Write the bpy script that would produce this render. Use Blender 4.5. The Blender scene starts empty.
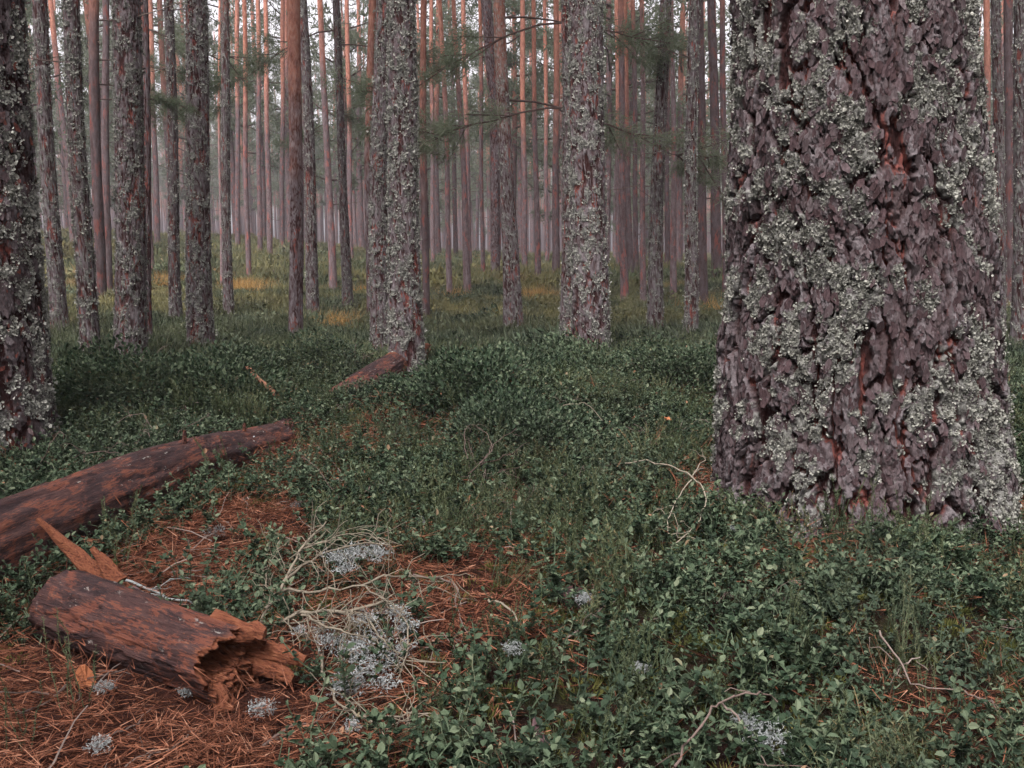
import bpy, math, random
import numpy as np
from mathutils import Vector, Matrix, Euler

random.seed(7)
rng = np.random.default_rng(11)
sc = bpy.context.scene
col = sc.collection
R = math.radians
FPX, PITCH, CAMH = 910.0, R(8.5), 0.90

# ------------------------------------------------------------------ noise
def _h(ix, iy, s):
    n = (ix.astype(np.int64) * 374761393 + iy.astype(np.int64) * 668265263 + s * 1274126177) & 0xFFFFFFFF
    n = ((n ^ (n >> 13)) * 1274126177) & 0xFFFFFFFF
    n = ((n ^ (n >> 16)) * 2246822519) & 0xFFFFFFFF
    return ((n ^ (n >> 15)) & 0xFFFFFF) / float(0xFFFFFF)

def vn(x, y, s=0):
    x = np.asarray(x, float); y = np.asarray(y, float)
    ix = np.floor(x); iy = np.floor(y); fx = x - ix; fy = y - iy
    fx = fx * fx * (3 - 2 * fx); fy = fy * fy * (3 - 2 * fy)
    ix = ix.astype(np.int64); iy = iy.astype(np.int64)
    a = _h(ix, iy, s); b = _h(ix + 1, iy, s); c = _h(ix, iy + 1, s); d = _h(ix + 1, iy + 1, s)
    return (a + (b - a) * fx) * (1 - fy) + (c + (d - c) * fx) * fy

def fbm(x, y, s=0, o=4):
    t = 0; a = 0.5; n = 0
    for i in range(o):
        t = t + a * vn(np.asarray(x) * 2 ** i + 17.3 * i, np.asarray(y) * 2 ** i + 9.1 * i, s + i); n += a; a *= 0.5
    return t / n

def worley(x, y, s=0):
    ix = np.floor(x).astype(np.int64); iy = np.floor(y).astype(np.int64)
    f1 = np.full(x.shape, 9.0); f2 = np.full(x.shape, 9.0); cid = np.zeros(x.shape)
    for dx in (-1, 0, 1):
        for dy in (-1, 0, 1):
            cx = ix + dx; cy = iy + dy
            px = cx + _h(cx, cy, s); py = cy + _h(cx, cy, s + 5)
            d = np.hypot(px - x, py - y)
            new = d < f1
            f2 = np.where(new, f1, np.minimum(f2, d)); cid = np.where(new, _h(cx, cy, s + 9), cid)
            f1 = np.minimum(f1, d)
    return f1, f2, cid

def sst(a, b, x):
    t = np.clip((np.asarray(x, float) - a) / (b - a), 0, 1)
    return t * t * (3 - 2 * t)

# ------------------------------------------------------------------ terrain
MOUNDS = [(1.16, 3.5, .6, .04), (.30, 4.55, .6, .16), (-2.0, 4.5, .7, .13), (.72, 2.15, .4, .05), (-.55, 4.7, .4, .09), (-2.6, 5.2, .7, .08), (2.3, 4.2, .6, .12), (.95, 5.6, .6, .14), (-.2, 6.2, .6, .10), (1.9, 6.4, .7, .14), (-1.1, 6.0, .5, .12), (.2, 3.3, .4, .05)]
def zt(x, y):
    x = np.asarray(x, float); y = np.asarray(y, float)
    a = x / np.maximum(y, 3.0)
    g = np.interp(a, [-.6, -.40, -.28, -.15, .05, .2, .6], [1.35, 1.3, 1.05, .5, .12, 0.0, .1])
    z = g * sst(8, 46, y)
    for mx, my, r, h in MOUNDS:
        z = z + h * np.exp(-((x - mx) ** 2 + (y - my) ** 2) / (r * r) * 1.2)
    far = sst(5, 14, y)
    z = z + (fbm(x * .28 + 5, y * .28, 31, 2) - .5) * .34 * far
    z = z + (fbm(x * 1.3, y * 1.3, 41, 3) - .5) * (.10 + .16 * sst(4.5, 8, y))
    return z

CAM = np.array([0, 0, CAMH])
def raydir(px, py):
    cp, sp = math.cos(PITCH), math.sin(PITCH)
    u = (px - 512) / FPX; v = (384 - py) / FPX
    return np.array([u, cp + v * sp, -sp + v * cp])
_ts = np.geomspace(.8, 160, 2600)
def ground(px, py, hz=0.0):
    d = raydir(px, py)
    P = CAM[None] + _ts[:, None] * d[None]
    dz = P[:, 2] - zt(P[:, 0], P[:, 1]) - hz
    k = np.nonzero(dz < 0)[0]
    k = k[0] if len(k) else len(_ts) - 1
    if k == 0: return P[0]
    f = dz[k - 1] / (dz[k - 1] - dz[k]) if dz[k] < 0 else 1
    return P[k - 1] + (P[k] - P[k - 1]) * f
def atY(px, py, Y):
    d = raydir(px, py); return CAM + d * (Y / d[1])

# ------------------------------------------------------------------ mesh helpers
def mk_mesh(name, V, polys, mat=None, smooth=False, attrs=None):
    """polys: list of int arrays (n,k)"""
    me = bpy.data.meshes.new(name)
    V = np.ascontiguousarray(V, dtype=np.float32)
    me.vertices.add(len(V)); me.vertices.foreach_set('co', V.ravel())
    loops = np.concatenate([p.ravel() for p in polys]).astype(np.int32)
    tot = np.concatenate([np.full(len(p), p.shape[1], np.int32) for p in polys])
    st = np.concatenate([[0], np.cumsum(tot)[:-1]]).astype(np.int32)
    me.loops.add(len(loops)); me.loops.foreach_set('vertex_index', loops)
    me.polygons.add(len(tot)); me.polygons.foreach_set('loop_start', st)
    if smooth: me.polygons.foreach_set('use_smooth', np.ones(len(tot), bool))
    else: me.polygons.foreach_set('use_smooth', np.zeros(len(tot), bool))
    if attrs:
        for k, a in attrs.items():
            at = me.attributes.new(k, 'FLOAT', 'POINT'); at.data.foreach_set('value', np.ascontiguousarray(a, dtype=np.float32).ravel())
    me.update(calc_edges=True); me.validate()
    if mat: me.materials.append(mat)
    return me

class MB:
    def __init__(s): s.V = []; s.P = {}; s.n = 0; s.A = []
    def add(s, V, F, a=0.0):
        V = np.asarray(V, float).reshape(-1, 3); F = np.asarray(F, int)
        s.V.append(V); s.P.setdefault(F.shape[1], []).append(F + s.n); s.n += len(V); s.A.append(np.broadcast_to(np.asarray(a, float), (len(V),)))
    def tube(s, pts, rad, k=6, a=0.0, cap=True, rough=0.0):
        pts = np.asarray(pts, float); n = len(pts); rad = np.broadcast_to(np.asarray(rad, float), (n,))
        T = np.gradient(pts, axis=0); T /= np.linalg.norm(T, axis=1)[:, None] + 1e-9
        up = np.array([0, 0, 1.0]) if abs(T[0][2]) < .9 else np.array([1.0, 0, 0])
        th = np.arange(k) / k * 2 * np.pi; rings = []
        u = np.cross(T[0], up); u /= np.linalg.norm(u)
        for i in range(n):
            u = u - T[i] * np.dot(u, T[i]); u /= np.linalg.norm(u) + 1e-9; w = np.cross(T[i], u)
            rr = rad[i] * (1 + rough * (rng.random(k) - .5))
            rings.append(pts[i] + (np.cos(th) * rr)[:, None] * u + (np.sin(th) * rr)[:, None] * w)
        V = np.concatenate(rings); i = np.arange(n - 1)[:, None] * k; j = np.arange(k)[None]; j2 = (j + 1) % k
        F = np.stack([i + j, i + j2, i + k + j2, i + k + j], -1).reshape(-1, 4)
        s.add(V, F, a)
        if cap:
            for b, e in ((0, pts[0]), ((n - 1) * k, pts[-1])):
                o = s.n; s.add(np.vstack([V[b:b + k], e]), np.array([[q, (q + 1) % k, k] for q in range(k)]), a)
    def leaves(s, p, d, nr, l, w, fold=.25, curl=.15, a=0.0):
        d = norm(d); sd = norm(np.cross(d, nr)); nn = np.cross(sd, d)
        l = np.broadcast_to(l, (len(p),))[:, None]; w = np.broadcast_to(w, (len(p),))[:, None]
        b = p; t = p + d * l - nn * l * curl
        m1 = p + d * l * .35 + nn * w * fold; m2 = p + d * l * .72 + nn * (w * fold - l * curl * .4)
        V = np.stack([b, m1 + sd * w, m2 + sd * w * .8, t, m2 - sd * w * .8, m1 - sd * w], 1).reshape(-1, 3)
        i = np.arange(len(p))[:, None] * 6
        s.add(V, np.concatenate([i + [[0, 1, 2, 3]], i + [[0, 3, 4, 5]]]), np.repeat(np.broadcast_to(a, (len(p),)), 6))
    def needles(s, p, d, l, w, a=0.0, bend=0.0):
        d = norm(d); sd = norm(np.cross(d, norm(rng.normal(size=p.shape))))
        l = np.broadcast_to(l, (len(p),))[:, None]; w = np.broadcast_to(w, (len(p),))[:, None]
        if np.any(bend):
            m = p + d * l * .5; t = p + d * l + np.array([0, 0, -1.0]) * l * bend
            V = np.stack([p - sd * w, p + sd * w, m + sd * w * .8, m - sd * w * .8, t], 1).reshape(-1, 3)
            i = np.arange(len(p))[:, None] * 5
            s.add(V, i + [[0, 1, 2, 3]], np.repeat(np.broadcast_to(a, (len(p),)), 5))
            s.P.setdefault(3, []).append((i + [[3, 2, 4]]) + s.n - len(V))
        else:
            V = np.stack([p - sd * w, p + sd * w, p + d * l], 1).reshape(-1, 3)
            s.add(V, np.arange(len(p) * 3).reshape(-1, 3), np.repeat(np.broadcast_to(a, (len(p),)), 3))
    def mesh(s, name, mat, smooth=False):
        return mk_mesh(name, np.concatenate(s.V), [np.concatenate(v) for v in s.P.values()], mat, smooth, {'tone': np.concatenate(s.A)})
def norm(v):
    v = np.asarray(v, float); return v / (np.linalg.norm(v, axis=-1, keepdims=True) + 1e-9)

def link(name, me, parent=None, label=None, cat=None, group=None, kind=None):
    o = bpy.data.objects.new(name, me); col.objects.link(o)
    if parent is not None: o.parent = parent
    if label: o['label'] = label
    if cat: o['category'] = cat
    if group: o['group'] = group
    if kind: o['kind'] = kind
    return o
def thing(name, label, cat, loc, group=None, mw=None):
    o = link(name, None, None, label, cat, group)
    o.empty_display_size = .2
    if mw is not None: o.matrix_world = mw
    else: o.location = loc
    return o

# ------------------------------------------------------------------ materials
class NT:
    def __init__(s, name):
        s.m = bpy.data.materials.new(name); s.m.use_nodes = True; s.t = s.m.node_tree; s.t.nodes.clear()
        s.out = s.n('ShaderNodeOutputMaterial')
    def n(s, t, **k):
        o = s.t.nodes.new(t)
        for a, v in k.items():
            if hasattr(o, a): setattr(o, a, v)
        return o
    def l(s, a, b): s.t.links.new(a, b)
    def val(s, sock, v):
        if hasattr(v, 'is_linked') or isinstance(v, bpy.types.NodeSocket): s.l(v, sock)
        else: sock.default_value = v
    def math(s, op, a, b=0.0, c=0.0, clamp=False):
        o = s.n('ShaderNodeMath', operation=op); o.use_clamp = clamp
        for i, v in enumerate((a, b, c)): s.val(o.inputs[i], v)
        return o.outputs[0]
    def noise(s, vec, scale, detail=3, rough=.55, dist=0.0):
        o = s.n('ShaderNodeTexNoise'); s.l(vec, o.inputs['Vector'])
        o.inputs['Scale'].default_value = scale; o.inputs['Detail'].default_value = detail
        o.inputs['Roughness'].default_value = rough; o.inputs['Distortion'].default_value = dist
        return o.outputs['Fac']
    def mapping(s, vec, scale=(1, 1, 1), loc=None):
        o = s.n('ShaderNodeMapping'); s.l(vec, o.inputs['Vector']); o.inputs['Scale'].default_value = scale
        if loc is not None: s.val(o.inputs['Location'], loc)
        return o.outputs[0]
    def ramp(s, f, stops, interp='LINEAR'):
        o = s.n('ShaderNodeValToRGB'); s.l(f, o.inputs[0]); e = o.color_ramp.elements
        o.color_ramp.interpolation = interp
        while len(e) < len(stops): e.new(.5)
        for i, (p, c) in enumerate(stops):
            e[i].position = p; e[i].color = (*c, 1) if not isinstance(c, float) else (c, c, c, 1)
        return o.outputs['Color']
    def step(s, f, a, b):
        o = s.n('ShaderNodeMapRange', interpolation_type='SMOOTHSTEP'); s.val(o.inputs[0], f)
        s.val(o.inputs[1], a); s.val(o.inputs[2], b); return o.outputs[0]
    def mix(s, f, a, b, bt='MIX'):
        o = s.n('ShaderNodeMix', data_type='RGBA', blend_type=bt); s.val(o.inputs[0], f)
        for i, v in ((6, a), (7, b)):
            if isinstance(v, tuple): o.inputs[i].default_value = (*v, 1)
            else: s.l(v, o.inputs[i])
        return o.outputs[2]
    def attr(s, name, out='Fac'):
        return s.n('ShaderNodeAttribute', attribute_name=name).outputs[out]
    def done(s, colr, rough=.9, bump=None, bstr=.5, bdist=.01, transl=0.0, spec=.25):
        b = s.n('ShaderNodeBsdfPrincipled'); s.val(b.inputs['Base Color'], colr if not isinstance(colr, tuple) else (*colr, 1))
        s.val(b.inputs['Roughness'], rough); b.inputs['Specular IOR Level'].default_value = spec * .3
        if bump is not None:
            k = s.n('ShaderNodeBump'); k.inputs['Strength'].default_value = bstr; k.inputs['Distance'].default_value = bdist
            s.l(bump, k.inputs['Height']); s.l(k.outputs[0], b.inputs['Normal'])
        sh = b.outputs[0]
        if transl:
            t = s.n('ShaderNodeBsdfTranslucent'); s.val(t.inputs[0], colr if not isinstance(colr, tuple) else (*colr, 1))
            m = s.n('ShaderNodeMixShader'); m.inputs[0].default_value = transl; s.l(sh, m.inputs[1]); s.l(t.outputs[0], m.inputs[2]); sh = m.outputs[0]
        s.l(sh, s.out.inputs['Surface']); return s.m

def bark_material():
    M = NT('pine_bark')
    oc = M.n('ShaderNodeTexCoord').outputs['Object']
    oi = M.n('ShaderNodeObjectInfo')
    rnd = M.math('MULTIPLY', oi.outputs['Random'], 37.0)
    cmb = M.n('ShaderNodeCombineXYZ')
    for i in range(3): M.l(rnd, cmb.inputs[i])
    v = M.mapping(oc, (1, 1, .38), cmb.outputs[0])
    viso = M.mapping(oc, (1, 1, 1), cmb.outputs[0])
    sp = M.n('ShaderNodeSeparateColor'); M.l(oi.outputs['Color'], sp.inputs[0])
    red0 = M.math('MULTIPLY', sp.outputs[0], 10.0); lich = sp.outputs[1]; bri = sp.outputs[2]
    sx = M.n('ShaderNodeSeparateXYZ'); M.l(oc, sx.inputs[0])
    plate = M.attr('plate')
    n1 = M.noise(v, 26, 6, .72); n2 = M.noise(v, 95, 3, .6); nb = M.noise(viso, 2.3, 3, .6); nl = M.noise(viso, 34, 5, .7, .3)
    f = M.math('ADD', M.math('MULTIPLY', plate, .62), M.math('MULTIPLY', M.math('SUBTRACT', n1, .35), .75))
    c = M.ramp(f, [(.05, (.026, .012, .011)), (.24, (.048, .022, .021)), (.38, (.085, .058, .058)), (.58, (.130, .105, .109)), (.80, (.22, .195, .20))])
    # rusty flaking patches
    nr = M.noise(v, 13, 3, .6)
    rp = M.math('MULTIPLY', M.step(nr, .53, .60), M.math('MULTIPLY', M.step(plate, .08, .2), M.step(plate, .66, .45)))
    c = M.mix(M.math('MULTIPLY', rp, .8), c, (.215, .066, .052))
    # orange upper bark of scots pine
    zz = M.math('ADD', sx.outputs[2], M.math('MULTIPLY', M.math('SUBTRACT', nb, .5), 2.6))
    up = M.step(M.math('SUBTRACT', zz, red0), 0.0, 2.4)
    org = M.ramp(n1, [(.3, (.15, .055, .042)), (.5, (.33, .135, .090)), (.7, (.42, .21, .145))])
    c = M.mix(M.math('MULTIPLY', up, .80), c, org)
    # lichen crust
    th = M.math('SUBTRACT', .775, M.math('MULTIPLY', lich, .38))
    lm = M.math('MULTIPLY', M.step(M.math('ADD', nl, M.math('MULTIPLY', M.math('SUBTRACT', nb, .5), .30)), th, M.math('ADD', th, .07)), M.step(plate, .18, .42))
    lm = M.math('MULTIPLY', lm, M.math('SUBTRACT', 1.0, M.math('MULTIPLY', up, .85)))
    lm = M.math('MAXIMUM', lm, M.math('MULTIPLY', M.attr('lich'), M.math('MULTIPLY', M.step(nl, .40, .52), M.step(plate, .22, .45))))
    lcol = M.ramp(n2, [(.3, (.17, .167, .15)), (.6, (.30, .297, .272)), (.8, (.43, .425, .395))])
    c = M.mix(M.math('MULTIPLY', lm, .9), c, lcol)
    c = M.mix(1.0, c, M.n('ShaderNodeCombineColor').outputs[0], 'MULTIPLY')
    cc = c.node.inputs[7].links[0].from_node
    for i in range(3): M.l(bri, cc.inputs[i])
    hgt = M.math('ADD', M.math('ADD', M.math('MULTIPLY', n1, .8), M.math('MULTIPLY', n2, .35)), M.math('MULTIPLY', lm, .5))
    return M.done(c, .95, hgt, 1.0, .016, spec=.15)

def simple_tone(name, stops, rough=.85, transl=0.0, isl=True, extra=None, spec=.2, nscale=None):
    """colour from random-per-island + random-per-instance + 'tone' attribute"""
    M = NT(name)
    g = M.n('ShaderNodeNewGeometry'); oi = M.n('ShaderNodeObjectInfo')
    f = M.math('ADD', M.math('MULTIPLY', g.outputs['Random Per Island'], .55), M.math('MULTIPLY', oi.outputs['Random'], .45))
    if name == 'berry_leaf': f = M.math('ADD', M.math('MULTIPLY', f, .6), M.math('MULTIPLY', M.attr('tone'), .40))
    c = M.ramp(f, stops)
    if extra: c = extra(M, c, g, oi)
    bump = None
    if nscale:
        bump = M.noise(M.n('ShaderNodeTexCoord').outputs['Object'], nscale, 3)
    return M.done(c, rough, bump, .6, .005, transl, spec)

def worldtint(M, c, g, oi):
    p = g.outputs['Position']; sx = M.n('ShaderNodeSeparateXYZ'); M.l(p, sx.inputs[0])
    n = M.noise(p, .55, 3, .6); fy = M.step(sx.outputs[1], 7.0, 12.5)
    m = M.math('MULTIPLY', M.step(n, .42, .60), M.math('MULTIPLY', fy, .85))
    c = M.mix(m, c, (.20, .168, .062))
    n2 = M.noise(p, .9, 2, .5)
    c = M.mix(M.math('MULTIPLY', M.step(n2, .60, .72), M.math('MULTIPLY', fy, .6)), c, (.28, .14, .055))
    n3 = M.noise(p, 1.7, 2, .5)
    c = M.mix(M.math('MULTIPLY', M.step(n3, .45, .75), .45), c, (.050, .062, .045))
    fm = M.math('MULTIPLY', M.step(sx.outputs[1], 4.5, 8.5), M.math('MULTIPLY', g.outputs['Random Per Island'], .5))  # leaf colour lightened with distance, making up for shade under the crowns
    return M.mix(fm, c, (.165, .172, .118))

BARK = bark_material()
def toned(M, c, g, oi):
    return M.mix(1.0, c, M.ramp(M.attr('tone'), [(0, (.62, .62, .60)), (.5, (.92, .93, .88)), (1, (1.12, 1.10, 1.06))]), 'MULTIPLY')
LICHEN = simple_tone('bark_lichen', [(.0, (.12, .118, .103)), (.35, (.25, .249, .224)), (.75, (.375, .372, .340)), (1, (.50, .496, .46))], 1.0, .05, extra=toned)
def scaletex(M, c, g, oi):
    p = M.mapping(M.n('ShaderNodeTexCoord').outputs['Object'], (1, 1, .4))
    return M.mix(1.0, c, M.ramp(M.noise(p, 150, 4, .7), [(.3, (.38, .34, .34)), (.5, (.85, .82, .82)), (.72, (1.35, 1.33, 1.33))]), 'MULTIPLY')
SCALE = simple_tone('bark_scale', [(.0, (.042, .024, .024)), (.35, (.080, .055, .058)), (.65, (.116, .095, .097)), (.84, (.18, .158, .162)), (.9, (.20, .075, .060)), (1, (.24, .085, .065))], .95, extra=scaletex)
GLICHEN = simple_tone('grey_lichen', [(.0, (.13, .14, .138)), (.5, (.26, .275, .27)), (1, (.44, .455, .445))], 1.0, .15)
LEAF = simple_tone('berry_leaf', [(.1, (.010, .018, .011)), (.4, (.032, .052, .030)), (.68, (.080, .108, .064)), (.92, (.165, .188, .120)), (1, (.25, .12, .07))], .5, .10, extra=worldtint, spec=.16)
HEATH = simple_tone('heather_green', [(.0, (.026, .034, .017)), (.5, (.072, .092, .046)), (.85, (.135, .145, .078)), (1, (.23, .125, .065))], .8, .12, extra=worldtint)
GRASS = simple_tone('grass_blade', [(.0, (.030, .042, .018)), (.55, (.080, .100, .044)), (.82, (.165, .150, .072)), (1, (.33, .20, .11))], .7, .15, extra=worldtint)
MOSS = simple_tone('moss', [(.0, (.045, .055, .018)), (.6, (.10, .105, .032)), (1, (.17, .15, .05))], .9, .25)
NEEDLE = simple_tone('fallen_needle', [(.0, (.020, .009, .007)), (.34, (.082, .030, .018)), (.70, (.225, .088, .050)), (1, (.40, .22, .145))], .75)
RUST = simple_tone('rust_frond', [(.0, (.25, .12, .04)), (.5, (.42, .26, .095)), (1, (.52, .36, .17))], .85, .3)
TWIG = simple_tone('twig_bark', [(.0, (.060, .040, .034)), (.5, (.135, .098, .084)), (1, (.23, .185, .16))], .9, nscale=60)
PALE = simple_tone('dead_branch_wood', [(.0, (.13, .108, .082)), (.5, (.205, .175, .132)), (1, (.285, .245, .19))], .85, nscale=50)
STEM = simple_tone('plant_stem', [(.0, (.055, .040, .026)), (1, (.15, .09, .055))], .8)
def woodtone(M, c, g, oi):
    return M.mix(M.attr('tone'), c, (.125, .085, .075))
PINE = simple_tone('pine_foliage', [(.0, (.080, .100, .066)), (.5, (.135, .158, .105)), (1, (.20, .215, .150))], .7, .6, extra=woodtone)

def wood_material(name, dark):
    M = NT(name)
    oc = M.n('ShaderNodeTexCoord').outputs['Object']
    v = M.mapping(oc, (.22, 1, 1)); v2 = M.mapping(oc, (.5, 1, 1)); vf = M.mapping(oc, (.12, 1, 1))
    inner = M.attr('tone')
    n1 = M.noise(v, 60, 8, .8, .3); n2 = M.noise(v2, 8, 5, .7, .6); n3 = M.noise(v2, 45, 4, .75); nf = M.noise(vf, 260, 3, .65); n4 = M.noise(v2, 17, 5, .72, .8)
    f = M.math('ADD', M.math('MULTIPLY', n1, .65), M.math('MULTIPLY', nf, .35))
    c = M.ramp(f, [(.36, (.014, .009, .009)), (.47, (.062, .034, .032)), (.56, (.080, .044, .040)), (.70, (.15, .098, .092))])
    c = M.mix(M.math('MULTIPLY', M.step(M.math('ADD', n4, M.math('MULTIPLY', M.math('SUBTRACT', nf, .5), .5)), .50, .545), .85), c, M.ramp(f, [(.36, (.045, .018, .015)), (.48, (.17, .062, .042)), (.58, (.175, .062, .038)), (.70, (.31, .15, .092))]))
    c = M.mix(M.math('MULTIPLY', M.step(M.math('ADD', n2, M.math('MULTIPLY', M.math('SUBTRACT', n1, .5), .4)), .53, .46), dark), c, M.ramp(f, [(.35, (.012, .009, .010)), (.6, (.050, .034, .036)), (.75, (.13, .10, .10))]))
    c = M.mix(M.math('MULTIPLY', M.math('MULTIPLY', M.step(n3, .63, .68), M.step(n2, .60, .40)), .8), c, (.36, .34, .31))
    ic = M.ramp(M.math('ADD', M.math('MULTIPLY', nf, .6), M.math('MULTIPLY', n1, .4)), [(.36, (.045, .018, .012)), (.48, (.18, .062, .035)), (.60, (.235, .092, .048)), (.74, (.41, .21, .12))])
    c = M.mix(M.step(M.math('ADD', inner, M.math('MULTIPLY', M.math('SUBTRACT', n3, .5), .5)), .35, .6), c, ic)
    return M.done(c, .62, M.math('ADD', n1, M.math('MULTIPLY', nf, .7)), 1.0, .008, spec=.22)
WOOD = wood_material('weathered_log_wood', .8)

def ground_material():
    M = NT('forest_floor')
    g = M.n('ShaderNodeNewGeometry'); p = g.outputs['Position']
    sx = M.n('ShaderNodeSeparateXYZ'); M.l(p, sx.inputs[0])
    lit = M.attr('litter')
    n1 = M.noise(p, 9, 5, .65); n2 = M.noise(p, 90, 4, .7); n3 = M.noise(p, 1.1, 4, .6); n4 = M.noise(p, 320, 2, .6)
    moss = M.ramp(n2, [(.3, (.012, .012, .007)), (.55, (.026, .025, .012)), (.8, (.060, .056, .026))])
    soil = M.ramp(n2, [(.3, (.010, .007, .006)), (.6, (.036, .020, .015)), (.85, (.10, .052, .035))])
    c = M.mix(M.step(n1, .42, .58), soil, moss)
    litc = M.ramp(M.math('ADD', M.math('MULTIPLY', n2, .6), M.math('MULTIPLY', n4, .4)), [(.3, (.014, .008, .007)), (.5, (.038, .016, .012)), (.68, (.11, .043, .028)), (.85, (.20, .088, .056))])
    c = M.mix(M.step(M.math('ADD', lit, M.math('MULTIPLY', M.math('SUBTRACT', n1, .5), .8)), .25, .6), c, litc)
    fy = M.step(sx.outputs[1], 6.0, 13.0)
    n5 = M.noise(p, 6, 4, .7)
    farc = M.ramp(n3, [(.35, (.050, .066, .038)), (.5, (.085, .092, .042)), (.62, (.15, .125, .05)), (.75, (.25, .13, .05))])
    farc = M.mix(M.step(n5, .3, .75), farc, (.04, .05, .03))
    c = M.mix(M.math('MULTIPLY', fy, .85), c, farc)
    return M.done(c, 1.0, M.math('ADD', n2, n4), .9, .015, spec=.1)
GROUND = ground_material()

# ------------------------------------------------------------------ camera, light, sky
cam = bpy.data.objects.new('camera', bpy.data.cameras.new('camera')); col.objects.link(cam)
cam.location = (0, 0, CAMH); cam.rotation_euler = (R(90) - PITCH, 0, 0)
cam.data.sensor_width = 36; cam.data.lens = 36 * FPX / 1024; cam.data.clip_start = .05; cam.data.clip_end = 2000
sc.camera = cam
SUN_EL, SUN_AZ = R(60), R(205)     # overcast: broad sun from behind left of the viewpoint
w = bpy.data.worlds.new('World'); sc.world = w; w.use_nodes = True
nt = w.node_tree; nt.nodes.clear()
sky = nt.nodes.new('ShaderNodeTexSky'); sky.sky_type = 'NISHITA'; sky.sun_disc = False
sky.sun_elevation = SUN_EL; sky.sun_rotation = SUN_AZ; sky.dust_density = 4; sky.air_density = 1.0; sky.ozone_density = .6
hs = nt.nodes.new('ShaderNodeHueSaturation'); hs.inputs['Saturation'].default_value = .05
bg = nt.nodes.new('ShaderNodeBackground'); bg.inputs[1].default_value = .085
wo = nt.nodes.new('ShaderNodeOutputWorld')
nt.links.new(sky.outputs[0], hs.inputs['Color']); tn = nt.nodes.new('ShaderNodeMix'); tn.data_type = 'RGBA'; tn.blend_type = 'MULTIPLY'; tn.inputs[0].default_value = 1; tn.inputs[7].default_value = (1.0, .955, 1.0, 1)
nt.links.new(hs.outputs[0], tn.inputs[6]); nt.links.new(tn.outputs[2], bg.inputs[0]); nt.links.new(bg.outputs[0], wo.inputs[0])
sd = bpy.data.lights.new('sun', 'SUN'); sd.energy = 1.5; sd.angle = R(28); sd.color = (1, .965, .95)
so = bpy.data.objects.new('sun', sd); col.objects.link(so)
sv = Vector((math.sin(SUN_AZ) * math.cos(SUN_EL), math.cos(SUN_AZ) * math.cos(SUN_EL), math.sin(SUN_EL)))
so.rotation_euler = sv.to_track_quat('Z', 'Y').to_euler(); so.location = sv * 60
sc.view_settings.view_transform = 'Standard'; sc.view_settings.look = 'None'; sc.view_settings.gamma = 1
sc.view_settings.exposure = 2.12
cy = sc.cycles
cy.max_bounces = 3; cy.diffuse_bounces = 1; cy.glossy_bounces = 1; cy.transmission_bounces = 2; cy.transparent_max_bounces = 4; cy.volume_bounces = 0
cy.use_adaptive_sampling = True; cy.adaptive_threshold = .02
cy.caustics_reflective = False; cy.caustics_refractive = False

# ------------------------------------------------------------------ litter map
LIT = []
for px, py, r, k in [(200, 560, .26, 1), (240, 520, .2, .9), (150, 600, .2, 1), (60, 690, .30, 1.1), (130, 730, .32, 1.1), (20, 750, .3, 1), (240, 740, .24, 1), (290, 690, .18, .8), (295, 462, .20, .8), (330, 480, .16, .5),
                     (420, 605, .26, .75), (470, 560, .24, .5), (500, 620, .18, .45), (300, 605, .13, .75), (335, 650, .2, .7), (385, 655, .2, .6), (360, 720, .16, .5), (690, 500, .13, .9), (710, 480, .12, .9), (775, 520, .16, .8), (830, 560, .12, .6), (520, 440, .12, .4), (870, 690, .12, .35), (640, 470, .1, .4), (930, 700, .12, .3), (380, 690, .15, .4)]:
    g_ = ground(px, py); LIT.append((g_[0], g_[1], r, k))
def litter(x, y):
    t = np.zeros(np.shape(x))
    for a, b, r, k in LIT: t = np.maximum(t, k * np.exp(-((x - a) ** 2 + (y - b) ** 2) / (r * r * 1.5)))
    t = np.maximum(t, .50 * sst(.55, .67, fbm(x * 1.25 + 3, y * 1.25, 77, 3)) * (1 - sst(5, 7, y)))
    return np.clip(t, 0, 1)

# ------------------------------------------------------------------ ground sheet
def build_ground():
    u = np.linspace(-1, 1, 520); X = 170 * np.sinh(6 * u) / math.sinh(6)
    ymax = 235; u0 = -math.asinh(72 / ymax * math.sinh(6)) / 6
    v = np.linspace(u0, 1, 720); Y = 2.5 + ymax * np.sinh(6 * v) / math.sinh(6)
    GX, GY = np.meshgrid(X, Y); Z = zt(GX, GY)
    near = 1 - sst(6, 10, GY)
    Z = Z + (fbm(GX * 9, GY * 9, 77, 3) - .5) * .025 * near
    n, m = GX.shape
    i = np.arange(n - 1)[:, None] * m; j = np.arange(m - 1)[None]
    F = np.stack([i + j, i + j + 1, i + m + j + 1, i + m + j], -1).reshape(-1, 4)
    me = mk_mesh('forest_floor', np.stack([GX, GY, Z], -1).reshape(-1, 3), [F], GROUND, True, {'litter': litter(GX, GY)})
    link('ground', me, kind='structure')
build_ground()

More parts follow.
